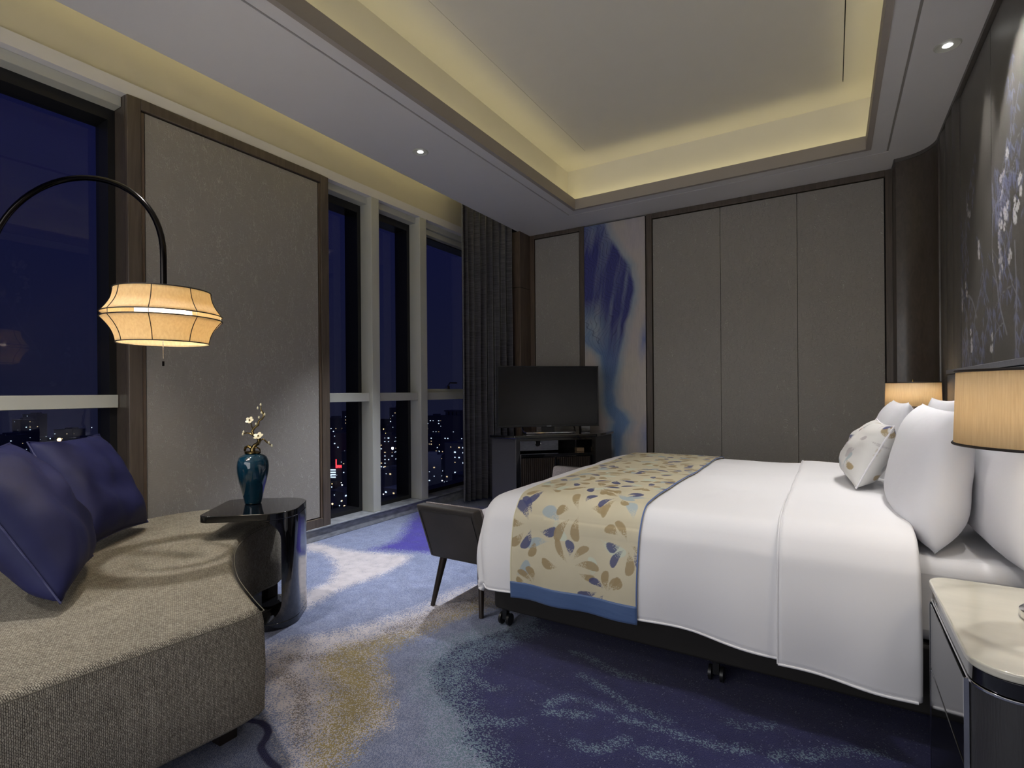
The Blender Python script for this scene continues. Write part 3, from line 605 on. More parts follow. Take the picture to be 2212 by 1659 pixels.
tcn = nt.nodes.new('ShaderNodeTexCoord'); mpn = nt.nodes.new('ShaderNodeMapping'); mpn.inputs['Scale'].default_value = (6, 6, 160); nzn = nt.nodes.new('ShaderNodeTexNoise'); nzn.inputs['Scale'].default_value = 1; nzn.inputs['Detail'].default_value = 4
rn = nt.nodes.new('ShaderNodeValToRGB'); rn.color_ramp.elements[0].color = (.032, .030, .032, 1); rn.color_ramp.elements[1].color = (.11, .105, .112, 1); rn.color_ramp.elements[0].position = .35; rn.color_ramp.elements[1].position = .7
nt.links.new(tcn.outputs['Object'], mpn.inputs[0]); nt.links.new(mpn.outputs[0], nzn.inputs['Vector']); nt.links.new(nzn.outputs['Fac'], rn.inputs[0]); nt.links.new(rn.outputs[0], p.inputs['Base Color'])
curtain()

# ================================================================ CORNER CABINET
P0 = Vector((-2.63, 3.93)); P1 = Vector((-2.36, 3.91)); d45 = Vector((.7071, .7071)); n45 = Vector((.7071, -.7071)); P2 = P1+d45*.74; P3 = Vector((P2.x+.005, 4.83)); P4 = Vector((-2.50, 4.90)); P5 = Vector((-2.74, 4.60))
cab = empty('corner_cabinet', (-2.2, 4.45, 0)); tag(cab, 'dark angled television cabinet with tambour doors across the far corner', 'cabinet')
poly = [P0, P1, P2, P3, P4, P5]
cen = sum(poly, Vector((0, 0)))/6
ZT = .765
top = [tuple(cen+(p-cen)*1.035) for p in poly]
MB().prism(top, ZT-.028, ZT).build('cabinet_top', M_black, cab, bevel=.006)
ins = lambda p, k: tuple(cen+(p-cen)*k)
MB().prism([ins(p, .97) for p in poly], 0, .06).build('plinth', M_base, cab)
# side bodies (leather faced) left and right wings, carcass back
def quad(a, b, thick, z0, z1):
    n = Vector((b-a)).normalized(); n = Vector((-n.y, n.x))
    if (n.dot(cen-a)) < 0: n = -n
    return [tuple(a), tuple(b), tuple(b+n*thick), tuple(a+n*thick)], z0, z1
for a, b_ in ((P0, P1), (P2, P3)):
    q_ = quad(a, b_, .03, .06, ZT-.028); MB().prism(*q_).build('side_panel', M_cabside, cab, bevel=.006)
q_ = quad(P0, P5, .03, .06, ZT-.028); MB().prism(*q_).build('side_panel', M_cabside, cab, bevel=.004)
bk = MB(); bk.prism([tuple(P5-d45*0+Vector((.03, 0))), tuple(P4), tuple(P4+n45*.03), tuple(P5+Vector((.03, 0))+n45*.03)], .06, ZT-.028)
bk.build('back_board', M_base, cab)
F = lambda s_, dpt, : P1+d45*s_-n45*dpt      # point on front, depth inward
def fbox(s0, s1, d0, d1, z0, z1): return MB().prism([tuple(F(s0, d0)), tuple(F(s1, d0)), tuple(F(s1, d1)), tuple(F(s0, d1))], z0, z1)
fbox(0, .035, -.002, .40, .06, ZT-.028).build('stile', M_black, cab); fbox(.705, .74, -.002, .40, .06, ZT-.028).build('stile', M_black, cab)
fbox(.036, .042, -.004, .002, .06, .60).build('steel_edge', M_chrome, cab)
fbox(.035, .705, 0, .42, .575, .597).build('shelf', M_black, cab)
fbox(.035, .705, .0, .03, .715, .737).build('top_rail', M_black, cab)
fbox(.035, .705, .42, .43, .597, .737).build('niche_back', M_base, cab)
pm = fbox(.045, .44, .16, .168, .612, .715); pm.build('steel_plate', M_plate, cab)
hc = F(.245, .155); ax = (d45.x, d45.y)
ring = [(hc.x+d45.x*.027*math.cos(t), hc.y+d45.y*.027*math.cos(t), .678+.027*math.sin(t)) for t in np.linspace(0, 2*PI, 25)[:-1]]
MB().tube(ring, .005, 8, closed=True).build('cable_grommet', M_chrome, cab)
disc = [(hc.x+d45.x*.025*math.cos(t), hc.y+d45.y*.025*math.cos(t), .678+.025*math.sin(t)) for t in np.linspace(0, 2*PI, 25)[:-1]]
b_ = MB(); b_.loft([disc, [(p[0]-n45.x*.004, p[1]-n45.y*.004, p[2]) for p in disc]]); b_.build('cable_hole', M_gap, cab)
for s0, s1 in ((.04, .367), (.373, .70)):
    d_ = fbox(s0, s1, .012, .03, .065, .57).build('door', M_black, cab)
    k = int((s1-s0)/.0185)
    for i in range(k):
        a = s0+.004+i*.0185; fbox(a, a+.0145, .002, .013, .072, .563).build('slat', M_leg, d_, bevel=.003, seg=1)
    hs = s1-.018 if s0 < .2 else s0+.006
    fbox(hs, hs+.012, -.012, .004, .36, .55).build('pull', M_black, d_)
nb = fbox(.60, .67, .10, .16, .598, .630).build('small_box', plain('kraft_card', (.20, .13, .07, 1), .7), None, base=(*F(.635, .13), .598), bevel=.002)
tag(nb, 'small brown box lying in the open shelf of the corner cabinet', 'box')

# ================================================================ TELEVISION
TC = Vector((-2.255, 4.33)); td = Vector((math.cos(math.radians(42)), math.sin(math.radians(42)))); tn = Vector((td.y, -td.x))
tv = empty('television', (TC.x, TC.y, ZT)); tag(tv, 'flat black television switched off, standing on the corner cabinet', 'television')
def tbox(u0, u1, v0, v1, z0, z1): 
    f = lambda a, b_: tuple(TC+td*a+tn*b_); return MB().prism([f(u0, v0), f(u1, v0), f(u1, v1), f(u0, v1)], z0, z1)
hw, zb, zt = .485, .822, 1.388
tbox(-hw, hw, -.03, .0, zb, zt).build('housing', M_tvb, tv, bevel=.004)
tbox(-hw+.012, hw-.012, -.001, .003, zb+.020, zt-.012).build('screen', M_tvs, tv)
bz = MB(); 
for a in ((-hw, hw, 0, .006, zt-.010, zt), (-hw, hw, 0, .006, zb, zb+.014), (-hw, -hw+.009, 0, .006, zb, zt), (hw-.009, hw, 0, .006, zb, zt)): 
    q_ = tbox(*a); bz.add(q_.v, q_.f)
bz.build('bezel', M_tvb, tv, bevel=.002)
tbox(-.022, .022, .006, .0075, zb+.004, zb+.010).build('logo_strip', plain('grey_print', (.35, .36, .4, 1), .4), tv)
tbox(-.06, .06, -.05, -.02, ZT+.002, zb+.12).build('stand_neck', M_tvb, tv)
sp = [(-.25, -.03, zb+.0), (-.245, .03, ZT+.016), (-.23, .085, ZT+.009), (-.15, .10, ZT+.008), (.15, .10, ZT+.008), (.23, .085, ZT+.009), (.245, .03, ZT+.016), (.25, -.03, zb+.0)]
MB().tube([(*(TC+td*a+tn*b_), z) for a, b_, z in sp], .007, 8).build('stand_wire', M_chrome, tv)
tbox(-.24, .24, -.06, .02, ZT+.0005, ZT+.008).build('stand_foot', M_tvb, tv)
bxm = tbox(.33, .42, -.12, -.05, ZT, ZT+.075)
o = bxm.build('set_top_box', M_black, None, base=(*(TC+td*.375-tn*.085), ZT), bevel=.004); tag(o, 'black media box standing half behind the television on the cabinet', 'media box')

# ================================================================ SOFA
out = [(-1.600, 1.037), (-1.754, 1.088), (-1.981, 1.175), (-2.218, 1.300), (-2.374, 1.410), (-2.50, 1.54), (-2.58, 1.665), (-2.62, 1.80), (-2.74, 1.90), (-2.92, 1.93), (-3.12, 1.87), (-3.26, 1.74), (-3.32, 1.56), (-3.31, 1.35), (-3.28, 1.1), (-3.27, .7), (-3.27, .2), (-3.27, -.5), (-1.70, -.5), (-1.66, .0), (-1.643, .408), (-1.628, .6), (-1.608, .78), (-1.592, .95)]
def catmull(pts, sub, corners=()):
    n = len(pts); o_ = []
    for i in range(n):
        p0, p1, p2, p3 = [Vector(pts[(i+k) % n]) for k in (-1, 0, 1, 2)]
        if i in corners: p0 = p1
        if (i+1) % n in corners: p3 = p2
        for k in range(sub):
            t = k/sub; o_.append(tuple(.5*((2*p1)+(-p0+p2)*t+(2*p0-5*p1+4*p2-p3)*t*t+(-p0+3*p1-3*p2+p3)*t**3)))
    return o_
sp = catmull(out, 5, (0, 17, 18))
def sofa_body():
    me_v = []; n = len(sp); ctr = Vector((-2.5, .9))
    A_ = np.array(sp); nx = np.roll(A_, -1, 0)-np.roll(A_, 1, 0); nx /= np.linalg.norm(nx, axis=1)[:, None]; nor = np.stack([nx[:, 1], -nx[:, 0]], 1)
    area_ = sum(A_[i, 0]*A_[(i+1) % n, 1]-A_[(i+1) % n, 0]*A_[i, 1] for i in range(n))
    if area_ < 0: nor = -nor
    seg = np.linalg.norm(np.roll(A_, -1, 0)-A_, axis=1); per = np.concatenate([[0], np.cumsum(seg)])
    prof = [(-.02, .095), (0, .115), (.004, .27), (.0, .40), (-.006, .432), (-.018, .447), (-.028, .450)]
    bm = bmesh.new(); uvl = bm.loops.layers.uv.new('UVMap'); rings = []
    base = Vector((-2.45, .9, .1))
    for o_, z in prof: rings.append([bm.verts.new((A_[i, 0]+nor[i, 0]*o_-base.x, A_[i, 1]+nor[i, 1]*o_-base.y, z-base.z)) for i in range(n)])
    pz = [0]
    for k in range(1, len(prof)): pz.append(pz[-1]+math.hypot(prof[k][0]-prof[k-1][0], prof[k][1]-prof[k-1][1]))
    for k in range(len(prof)-1):
        for i in range(n):
            j = (i+1) % n; f = bm.faces.new((rings[k][i], rings[k][j], rings[k+1][j], rings[k+1][i])); f.smooth = True
            if k < 4:
                for lp, (u, v) in zip(f.loops, ((per[i], pz[k]), (per[i+1], pz[k]), (per[i+1], pz[k+1]), (per[i], pz[k+1]))): lp[uvl].uv = (v*1.0+10, u) if True else (u, v)
            else:
                for lp in f.loops: c_ = lp.vert.co; lp[uvl].uv = (c_.x*.94+c_.y*.34, c_.y*.94-c_.x*.34)
    f = bm.faces.new(rings[-1]); f.smooth = True
    for lp in f.loops: c_ = lp.vert.co; lp[uvl].uv = (c_.x*.94+c_.y*.34, c_.y*.94-c_.x*.34)
    bmesh.ops.triangulate(bm, faces=[f]); bm.faces.new(rings[0][::-1])
    me = bpy.data.meshes.new('upholstered_body'); bm.to_mesh(me); bm.free(); me.materials.append(M_sofa); me.set_sharp_from_angle(angle=math.radians(70))
    ob = bpy.data.objects.new('upholstered_body', me); COL.objects.link(ob); ob.parent = sofa; ob.location = (0, 0, 0); WL[ob.name] = base
    return ob, A_, nor
sofa = empty('sofa', (-2.45, .9, .1)); sofa.location = (-2.45, .9, .1); WL[sofa.name] = Vector((-2.45, .9, .1))
tag(sofa, 'curved backless daybed in beige woven fabric below the left window', 'sofa')
body, A_, nor = sofa_body()
seam = [(A_[i, 0]+nor[i, 0]*.001, A_[i, 1]+nor[i, 1]*.001, .437) for i in range(len(sp))]
MB().tube(seam, .0015, 6, closed=True).build('piping', plain('beige_piping', (.16, .14, .105, 1), .8), sofa)
for x, y in ((-1.74, .98), (-2.66, 1.76), (-3.15, 1.6), (-1.85, .1), (-3.1, .1)):
    bx('leg', M_leg, sofa, x-.03, x+.03, y-.03, y+.03, 0, .098, bevel=.003)

# ================================================================ PILLOWS
def pillow(name, mat, c, T, label, cat, group=None, n=26, pinch=.07, seed=0, pipe=None, sag=0., parent=None, col=None, wr=.012, EX=2.6):
    """c: four world corners bottom-left, bottom-right, top-right, top-left"""
    c = [Vector(p) for p in c]; nrm = ((c[1]-c[0]).cross(c[3]-c[0])).normalized()
    cen_ = sum(c, Vector())/4; low = min(p.z for p in c)
    grids = []
    us = [-math.cos(PI*i/n)*.35+.65*(-1+2*i/n) for i in range(n+1)]
    def pt(u, v, s_):
        uu = u*(1-pinch*(1-v*v)**1.0*(abs(u)**2)); vv = v*(1-pinch*(1-u*u)*(abs(v)**2)); a = (uu+1)/2; b_ = (vv+1)/2
        p = (c[0]*(1-a)+c[1]*a)*(1-b_)+(c[3]*(1-a)+c[2]*a)*b_
        th = T/2*max(0, 1-abs(u)**EX)**.58*max(0, 1-abs(v)**EX)**.58
        th *= 1-.12*v
        nv = Vector((u*2.0+seed, v*2.0, seed*1.3)); th += wr*noise.noise(nv)*(1-u*u)*(1-v*v)*2
        rad = Vector((u, v, 0)).length
        fold = wr*.45*math.sin(math.atan2(v, u)*11+seed+3*noise.noise(nv))*max(0, rad-.55)*(max(0, 1-abs(u))**.5)*(max(0, 1-abs(v))**.5)*2.2
        return p+nrm*s_*(th+fold)
    b_ = MB(); m = n+1
    F_ = [pt(u, v, 1) for v in us for u in us]; B_ = [pt(u, v, -1) for v in us for u in us]
    fs = [(j*m+i, j*m+i+1, (j+1)*m+i+1, (j+1)*m+i) for j in range(n) for i in range(n)]
    b_.add(F_, fs); b_.add(B_, [f[::-1] for f in fs])
    base = (cen_.x, cen_.y, low)
    if pipe:
        root = empty(name, base); o_ = b_.build('cover', mat, root, smooth=180, recalc=True)
        ed = [pt(u, -1, 1) for u in us[:-1]]+[pt(1, v, 1) for v in us[:-1]]+[pt(u, 1, 1) for u in us[::-1][:-1]]+[pt(-1, v, 1) for v in us[::-1][:-1]]
        MB().tube(ed, .0038, 6, closed=True).build('piping', pipe, root, smooth=60)
    else: root = o_ = b_.build(name, mat, None, base=base, smooth=180)
    if col:
        uv = np.array([(u, v) for v in us for u in us]); 
        verts = np.array([v_.co[:] for v_ in o_.data.vertices])+np.array(base)
        e1 = np.array(c[1]-c[0]); e2 = np.array(c[3]-c[0]); r_ = verts-np.array(c[0])
        uu = r_@e1/(e1@e1); vv = r_@e2/(e2@e2); fr_ = (verts-np.array(cen_))@np.array(nrm)
        set_col(o_, col(uu*np.linalg.norm(e1), vv*np.linalg.norm(e2), fr_))
    tag(root, label, cat, group); return root
M_navp = plain('indigo_piping', (.03, .032, .11, 1), .45)
pillow('cushion', M_navy, [(-2.72, .93, .485), (-3.05, 1.33, .485), (-3.27, 1.20, .945), (-3.02, .845, .945)][::1], .20, 'indigo velvet cushion leaning further back, nearer the fabric wall panel', 'cushion', 'indigo cushions on the daybed', pipe=M_navp, seed=3, wr=.02, pinch=.07, EX=3.2)
pillow('cushion', M_navy, [(-2.10, .665, .488), (-2.60, .93, .488), (-2.88, .75, .955), (-2.42, .47, .955)], .22, 'indigo velvet cushion at the left edge, in front of the other cushion', 'cushion', 'indigo cushions on the daybed', pipe=M_navp, seed=9, wr=.02, pinch=.05, EX=3.4)

# ================================================================ C-SHAPED SIDE TABLE
def side_table():
    c0 = Vector((-2.535, 1.62)); e1 = Vector((.77, .638)); e2 = Vector((-.638, .77)); HX, HY, R, r2, Z = .215, .205, .14, .05, .57; T_ = .034; n = 18
    base = (c0.x, c0.y, 0); W = lambda a, q_: tuple(c0+e1*a+e2*q_)
    def xr(q_): q_ = abs(q_); return HX-R+math.sqrt(max(0, R*R-max(0, q_-(HY-R))**2))
    def qmax(cut):
        if cut <= HX-R: return HY
        return HY-R+math.sqrt(max(0, R*R-(cut-(HX-R))**2))
    pl_ = [W(HX-R+R*math.cos(math.radians(a)), HY-R+R*math.sin(math.radians(a))) for a in range(0, 91, 6)]+[W(-HX+r2+r2*math.cos(math.radians(a)), HY-r2+r2*math.sin(math.radians(a))) for a in range(90, 181, 10)]
    pl_ += [W(-HX+r2+r2*math.cos(math.radians(a)), -HY+r2+r2*math.sin(math.radians(a))) for a in range(180, 271, 10)]+[W(HX-R+R*math.cos(math.radians(a)), -HY+R+R*math.sin(math.radians(a))) for a in range(270, 360, 6)]
    t = empty('side_table', base); tag(t, 'black lacquer C-shaped side table reaching over the daybed end', 'side table')
    MB().prism(pl_, Z-T_, Z).build('table_top', M_black, t, bevel=.003)
    MB().prism(pl_, .001, T_).build('table_base', M_black, t, bevel=.003)
    XPO, FR = .158, .10; lev = []
    for k in range(9): a = k/8*PI/2; lev.append((T_+FR*(1-math.cos(a)), XPO-FR+FR*math.sin(a)))
    for k in range(9): a = k/8*PI/2; lev.append((Z-T_-FR+FR*math.sin(a), XPO-FR+FR*math.cos(a)))
    rings = []
    for z, cut in lev:
        Q = qmax(cut); qs = [Q*math.sin(PI*(i/n-.5)) for i in range(n+1)]
        rings.append([(*W(cut, q_), z) for q_ in qs]+[(*W(max(cut+.0004, xr(q_)), q_), z) for q_ in qs[::-1]])
    MB().loft(rings).build('post', M_black, t, smooth=45)
side_table()
# ================================================================ VASE
vz = .571; vc = (-2.619, 1.641, vz)
va = empty('vase', vc); tag(va, 'teal glazed ceramic vase standing on the black side table', 'vase')
prof = [(.001, 0), (.040, 0), (.044, .004), (.047, .02), (.059, .07), (.074, .125), (.083, .17), (.085, .20), (.082, .227), (.073, .250), (.054, .263), (.036, .268), (.034, .272)]
MB().lathe([(r*.92, z*.98) for r, z in prof]+[(.001, .266)], vc, 48).build('vase_body', M_teal, va, smooth=50)
MB().lathe([(.034, .262), (.040, .266), (.040, .272), (.030, .276), (.001, .276)], vc, 32).build('gold_rim', M_brass, va)
# gold blossom branch planted in it
bp0 = Vector((vc[0], vc[1], vz+.277))
br_ = empty('blossom_branch', bp0); tag(br_, 'gilded plum blossom branch with ivory flowers rising from the teal vase', 'ornament')
rt_ = Vector((.8525, .5227, 0)); fwv = Vector((-.5227, .8525, 0))
def bp(u, z, d_=0): return bp0+rt_*u+Vector((0, 0, z*.83))+fwv*d_
BM_ = MB()
BM_.tube([bp(0, -.01), bp(.0, .015), bp(.012, .035), bp(.03, .048), bp(.036, .065), bp(.030, .085), bp(.018, .095), bp(.004, .10), bp(-.002, .125), bp(.012, .15), bp(.03, .165), bp(.034, .19), bp(.052, .205), bp(.062, .225), bp(.052, .25), bp(.044, .262), bp(.046, .285)], [.014, .013, .011, .0105, .011, .009, .009, .0085, .007, .0065, .0065, .0055, .0055, .005, .0045, .0035, .002], 7)
BM_.tube([bp(.0, .012), bp(-.022, .03), bp(-.038, .022), bp(-.042, .004), bp(-.04, -.004)], [.008, .008, .007, .0055, .004], 6)
BM_.tube([bp(.0, .012), bp(.02, .024), bp(.036, .012), bp(.04, .0)], [.006, .005, .004, .003], 6)
BM_.tube([bp(.004, .10), bp(-.016, .112), bp(-.034, .115), bp(-.048, .108)], [.005, .004, .003, .002], 6)
BM_.tube([bp(.0, .118), bp(.0, .14), bp(-.006, .165), bp(-.008, .185)], [.004, .0035, .003, .002], 6)
BM_.tube([bp(.036, .065), bp(.058, .075), bp(.075, .055), bp(.092, .040), bp(.10, .032)], [.005, .004, .004, .003, .002], 6)
BM_.build('gold_twigs', M_brass, br_, smooth=60)
def flower(c, R, tilt):
    f_ = MB(); c = Vector(c); ax_ = (-fwv*.75+Vector((0, 0, 1))*tilt).normalized(); a1 = ax_.orthogonal().normalized(); a2 = ax_.cross(a1)
    for k in range(5):
        a = 2*PI*k/5; d_ = a1*math.cos(a)+a2*math.sin(a); s_ = ax_.cross(d_)
        ring_ = []
        for i in range(10):
            t = 2*PI*i/10; ring_.append(c+d_*(R*.55+R*.45*math.cos(t))+s_*R*.40*math.sin(t)+ax_*(.22*R*(.55+.45*math.cos(t))**2))
        f_.add([tuple(p) for p in ring_]+[tuple(p-ax_*.0015) for p in ring_], [tuple(range(10)), tuple(range(10, 20))[::-1]]+[(i, (i+1) % 10, (i+1) % 10+10, i+10) for i in range(10)])
    fo = f_.build('flower', M_petal, br_, smooth=60)
    MB().ball(tuple(c+ax_*.003), R*.2, 6).build('stamen', M_brass, fo)
flower(bp(-.012, .195, -.006), .022, .5); flower(bp(.040, .095, -.02), .026, .9)
for u_, z_ in ((.046, .292), (.030, .270), (.066, .230), (-.046, .118), (-.050, .104), (.036, .21), (.103, .03), (.088, .05), (.02, .168), (.05, .24)):
    MB().lathe([(.0005, -.006), (.004, -.003), (.0055, .002), (.003, .008), (.0005, .011)], tuple(bp(u_, z_, -.003)), 8).build('bud', M_petal, br_, smooth=60)

# ================================================================ ARC FLOOR LAMP
LC = Vector((-2.48, 1.15)); PB = Vector((-3.345, .80)); ZE = 1.485
fl_ = empty('floor_lamp', (PB.x, PB.y, 0)); tag(fl_, 'arc floor lamp with a wide amber double-tier shade over the daybed', 'lamp')
dirv = (LC-PB); LL = dirv.length; dirv.normalize()
arc = [(PB.x, PB.y, .02), (PB.x, PB.y, .6), (PB.x, PB.y, 1.2), (PB.x, PB.y, 1.62)]
za, zc, hr = 1.70, 1.75, LL/2
for i in range(0, 33):
    a = PI*i/32; s_ = hr-hr*math.cos(a); zz = za+.40*math.sin(a)**.92 + (zc-za)*(i/32); p = PB+dirv*s_; arc.append((p.x, p.y, zz))
arc.append((LC.x, LC.y, 1.68)); arc.append((LC.x, LC.y, 1.57))
MB().tube(arc, .0125, 14).build('arc_arm', M_tube, fl_, smooth=60)
MB().lathe([(.001, 0), (.07, 0), (.075, .006), (.072, .018), (.02, .026), (.001, .026)], (PB.x, PB.y, .0), 32).build('lamp_base', M_tube, fl_)
def ring_pts(r, z, n=64): return [(LC.x+r*math.cos(2*PI*k/n), LC.y+r*math.sin(2*PI*k/n), z) for k in range(n)]
RT, RM, RB = .178, .222, .170; zt_, zm1, zm0, zb_ = 1.598, ZE+.010, ZE-.010, 1.372
def tier(name, r0, z0, r1, z1):
    rings = []
    for k in range(9):
        t = k/8; rr = r0+(r1-r0)*t-.010*math.sin(PI*t); rings.append([(LC.x+rr*math.cos(2*PI*j/96)*(1-.008*abs(math.sin(4*2*PI*j/96))*math.sin(PI*t)), LC.y+rr*math.sin(2*PI*j/96)*(1-.008*abs(math.sin(4*2*PI*j/96))*math.sin(PI*t)), z0+(z1-z0)*t) for j in range(96)])
    b_ = MB(); b_.loft(rings, True, False); o_ = b_.build(name, M_silk, fl_, smooth=60, recalc=False); sd = o_.modifiers.new('t', 'SOLIDIFY'); sd.thickness = .0012; return o_
tier('upper_shade', RM, zm1, RT, zt_); tier('lower_shade', RB, zb_, RM, zm0)
wires = MB()
for r, z in ((RT, zt_), (RM, zm1), (RM, zm0), (RB, zb_)): wires.tube(ring_pts(r+.0015, z), .0024, 6, closed=True)
for k in range(8):
    a = 2*PI*(k+.15)/8
    for r0, z0, r1, z1 in ((RM, zm1, RT, zt_), (RB, zb_, RM, zm0)):
        wires.tube([(LC.x+(r0+(r1-r0)*t-.010*math.sin(PI*t)+.001)*math.cos(a), LC.y+(r0+(r1-r0)*t-.010*math.sin(PI*t)+.001)*math.sin(a), z0+(z1-z0)*t) for t in np.linspace(0, 1, 8)], .0017, 5)
wires.build('shade_wire', M_wire, fl_, smooth=60)
for k in range(8):
    a = 2*PI*(k+.15)/8; MB().tube([(LC.x+RM*.99*math.cos(a), LC.y+RM*.99*math.sin(a), zm0), (LC.x+RM*.99*math.cos(a), LC.y+RM*.99*math.sin(a), zm1)], .0015, 5).build('frame_strut', M_chrome, fl_)
for k in range(3):
    a = 2*PI*k/3+.4; MB().tube([(LC.x, LC.y, zt_-.02), (LC.x+RT*math.cos(a), LC.y+RT*math.sin(a), zt_)], .002, 5).build('spider_arm', M_chrome, fl_)
o_ = MB(); o_.loft([ring_pts(.105, ZE-.075), ring_pts(.105, ZE+.075)], True, False); d_ = o_.build('inner_diffuser', shade_mat('white_diffuser', (.95, .9, .78, 1), .75), fl_, smooth=60, recalc=False)
MB().lathe([(.001, -.03), (.014, -.03), (.014, .02), (.02, .03), (.001, .03)], (LC.x, LC.y, 1.55), 16).build('socket', M_tube, fl_)
MB().ball((LC.x, LC.y, ZE), .028, 10).build('bulb', glow('warm_bulb', (1, .72, .38, 1), 8), fl_)
ch = MB()
for k in range(20): ch.ball((LC.x+.035, LC.y-.02, 1.372-.0047*k+.02), .0021, 4)
ch.build('pull_chain', M_chrome, fl_)
MB().lathe([(.001, 0), (.0045, 0), (.0045, .02), (.001, .02)], (LC.x+.035, LC.y-.02, 1.272), 8).build('chain_knob', M_tube, fl_)
def bulb(name, loc, power, col=(1, .88, .70), r=.085):
    l = bpy.data.lights.new(name, 'POINT'); l.energy = power; l.color = col; l.shadow_soft_size = r; o = bpy.data.objects.new(name, l); COL.objects.link(o); o.location = loc
bulb('floor_lamp_bulb', (LC.x, LC.y, ZE), 8.5)

# ================================================================ BED
bed = empty('bed', (-.45, 3.03, 0)); tag(bed, 'large double bed with dark upholstered base and slate headboard', 'bed')
BY0, BY1, BX0, BX1 = 2.12, 3.93, -1.43, .575
MB().prism(rrect((BX0+BX1)/2, (BY0+BY1)/2, (BX1-BX0)/2, (BY1-BY0)/2, .05, 5, [.01, .05, .05, .01]), .10, .325).build('bed_base', M_base, bed, bevel=.012)
MB().prism(rrect((BX0+.02+BX1)/2, (BY0+BY1)/2, (BX1-BX0-.02)/2, (BY1-BY0)/2-.005, .09), .33, .60).build('mattress', M_sheet, bed, bevel=.045, seg=4)
for x, y in ((-1.385, 2.185), (-.40, 2.185), (.45, 2.185), (-1.385, 3.85), (.45, 3.85)):
    w_ = MB(); w_.lathe([(.001, .075), (.020, .075), (.020, .10), (.001, .10)], (x, y, 0), 14)
    for s_ in (-1, 1): w_.add(*(lambda r: (r.v, r.f))(MB().tube([(x-.012*s_-.004*s_, y, .03), (x-.028*s_, y, .03)], .029, 16)))
    w_.box(x-.012, x+.012, y-.014, y+.014, .03, .078); w_.build('caster', M_tvb, bed, smooth=40)
# headboard, padded with rounded far end
hb = []; 
HX0 = .572; HXB = .657
hp = rrect((HX0+HXB)/2, (2.03+3.99)/2, (HXB-HX0)/2, (3.99-2.03)/2, .05, 6, [.002, .06, .06, .002])
MB().prism(hp, .25, 1.228).build('headboard', M_leather, bed, bevel=.012, seg=3)
MB().prism([(p[0]-.006 if p[0] < .61 else p[0], p[1]+(.008 if p[1] > 3.9 else (-.008 if p[1] < 2.1 else 0))) for p in hp], 1.232, 1.256).build('headboard_cap', M_leather, bed, bevel=.009, seg=3)
for y in (2.31, 2.87, 3.43): bx('headboard_seam', M_gap, bed, HX0-.0015, HX0+.01, y-.002, y+.002, .6, 1.222)

# ---- duvet surface: (a,b) unfolded metres along the bed and across it
DX0, DX1, DY0, DY1, RR = -1.45, .215, 2.035, 3.98, .11
def edge_fn(s_, flare):
    """past-edge length -> (outward, down)"""
    if s_ <= 0: return 0., 0.
    q_ = RR*PI/2
    if s_ < q_: a = s_/RR; return RR*math.sin(a), RR*(1-math.cos(a))
    return RR+(s_-q_)*flare, RR+(s_-q_)*math.sqrt(1-flare*flare)
def DS(a, b_, off=0, puff=1):
    """a,b measured so that the flat top rectangle is [DX0+RR, ..]x[DY0+RR, DY1-RR]"""
    dx = max(0, DX0+RR-a); dyn = max(0, DY0+RR-b_); dyf = max(0, b_-(DY1-RR)); dy = dyn if dyn > 0 else dyf
    s_ = (dx**9+dy**9)**(1/9); o_, dn = edge_fn(s_, .09)
    h = math.hypot(dx, dy)
    ux, uy = (dx/h, dy/h) if h > 1e-9 else (0, 0); sy = -1 if dyn > 0 else 1
    x = max(a, DX0+RR)-ux*(o_+off*min(1, o_/RR)); y = min(max(b_, DY0+RR), DY1-RR)+sy*uy*(o_+off*min(1, o_/RR))
    t = min(1, o_/RR); z = .655-dn+off*math.sqrt(max(0, 1-t*t))
    # puffiness: crown in the middle, soft ripples down the drop
    cx_ = min(1, (a-DX0)/.35)*1.0 if a > DX0 else 0; cy_ = min(1, max(0, min(b_-DY0, DY1-b_))/.30)
    cx_ = max(0, cx_)
    z += puff*(.030*math.sin(min(1, cx_)*PI/2)*math.sin(cy_*PI/2)+.007*noise.noise(Vector((a*2.2, b_*2.2, 1)))*cy_)
    if dn > RR*.6:
        k = min(1, (dn-RR*.6)/.35); rip = .020*k*noise.noise(Vector((a*3.1, b_*3.1 if dx > dy else 0, 5)))+.010*k*math.sin((a if dy >= dx else b_)*17+2*noise.noise(Vector((a*2, b_*2, 0))))
        belly = .022*math.sin(min(1, max(0, dn-.05)/.40)*PI)
        x -= ux*(rip+belly); y += sy*uy*(rip+belly)
    z += .006*noise.noise(Vector((a*5, b_*5, 9)))*(1 if dn < .2 else 0)
    return (x, y, z)
def hem(a, b_): return 0
def sheet_grid(a0, a1, b0, b1, na, nb, off, hemf=None):
    Pn = np.zeros((na, nb, 3))
    for i in range(na):
        for j in range(nb):
            a = a0+(a1-a0)*i/(na-1); bb = b0+(b1-b0)*j/(nb-1)
            if hemf and bb < DY0+RR: bb = DY0+RR-(DY0+RR-bb)*hemf(a)
            Pn[i, j] = DS(a, bb, off)
    return Pn
hemf = lambda a: 1.0+.07*max(0, a+.45)/.65-.03*math.exp(-((a+.75)/.35)**2)
HB = DY0+RR-.475; HE = DY1-RR+.475; HA = DX0+RR-.475
Pd = sheet_grid(HA, -.14, HB, HE, 96, 150, 0, hemf)
dv = empty('duvet', (-.6, 3.0, .6)); tag(dv, 'puffy white duvet draped over the bed and its foot', 'duvet')
def solid(o_, t, off=-1): sd = o_.modifiers.new('thick', 'SOLIDIFY'); sd.thickness = t; sd.offset = off; return o_
o_ = grid_obj('duvet_cover', M_white, dv, Pd, smooth=180); solid(o_, .022, -1 if True else 1)
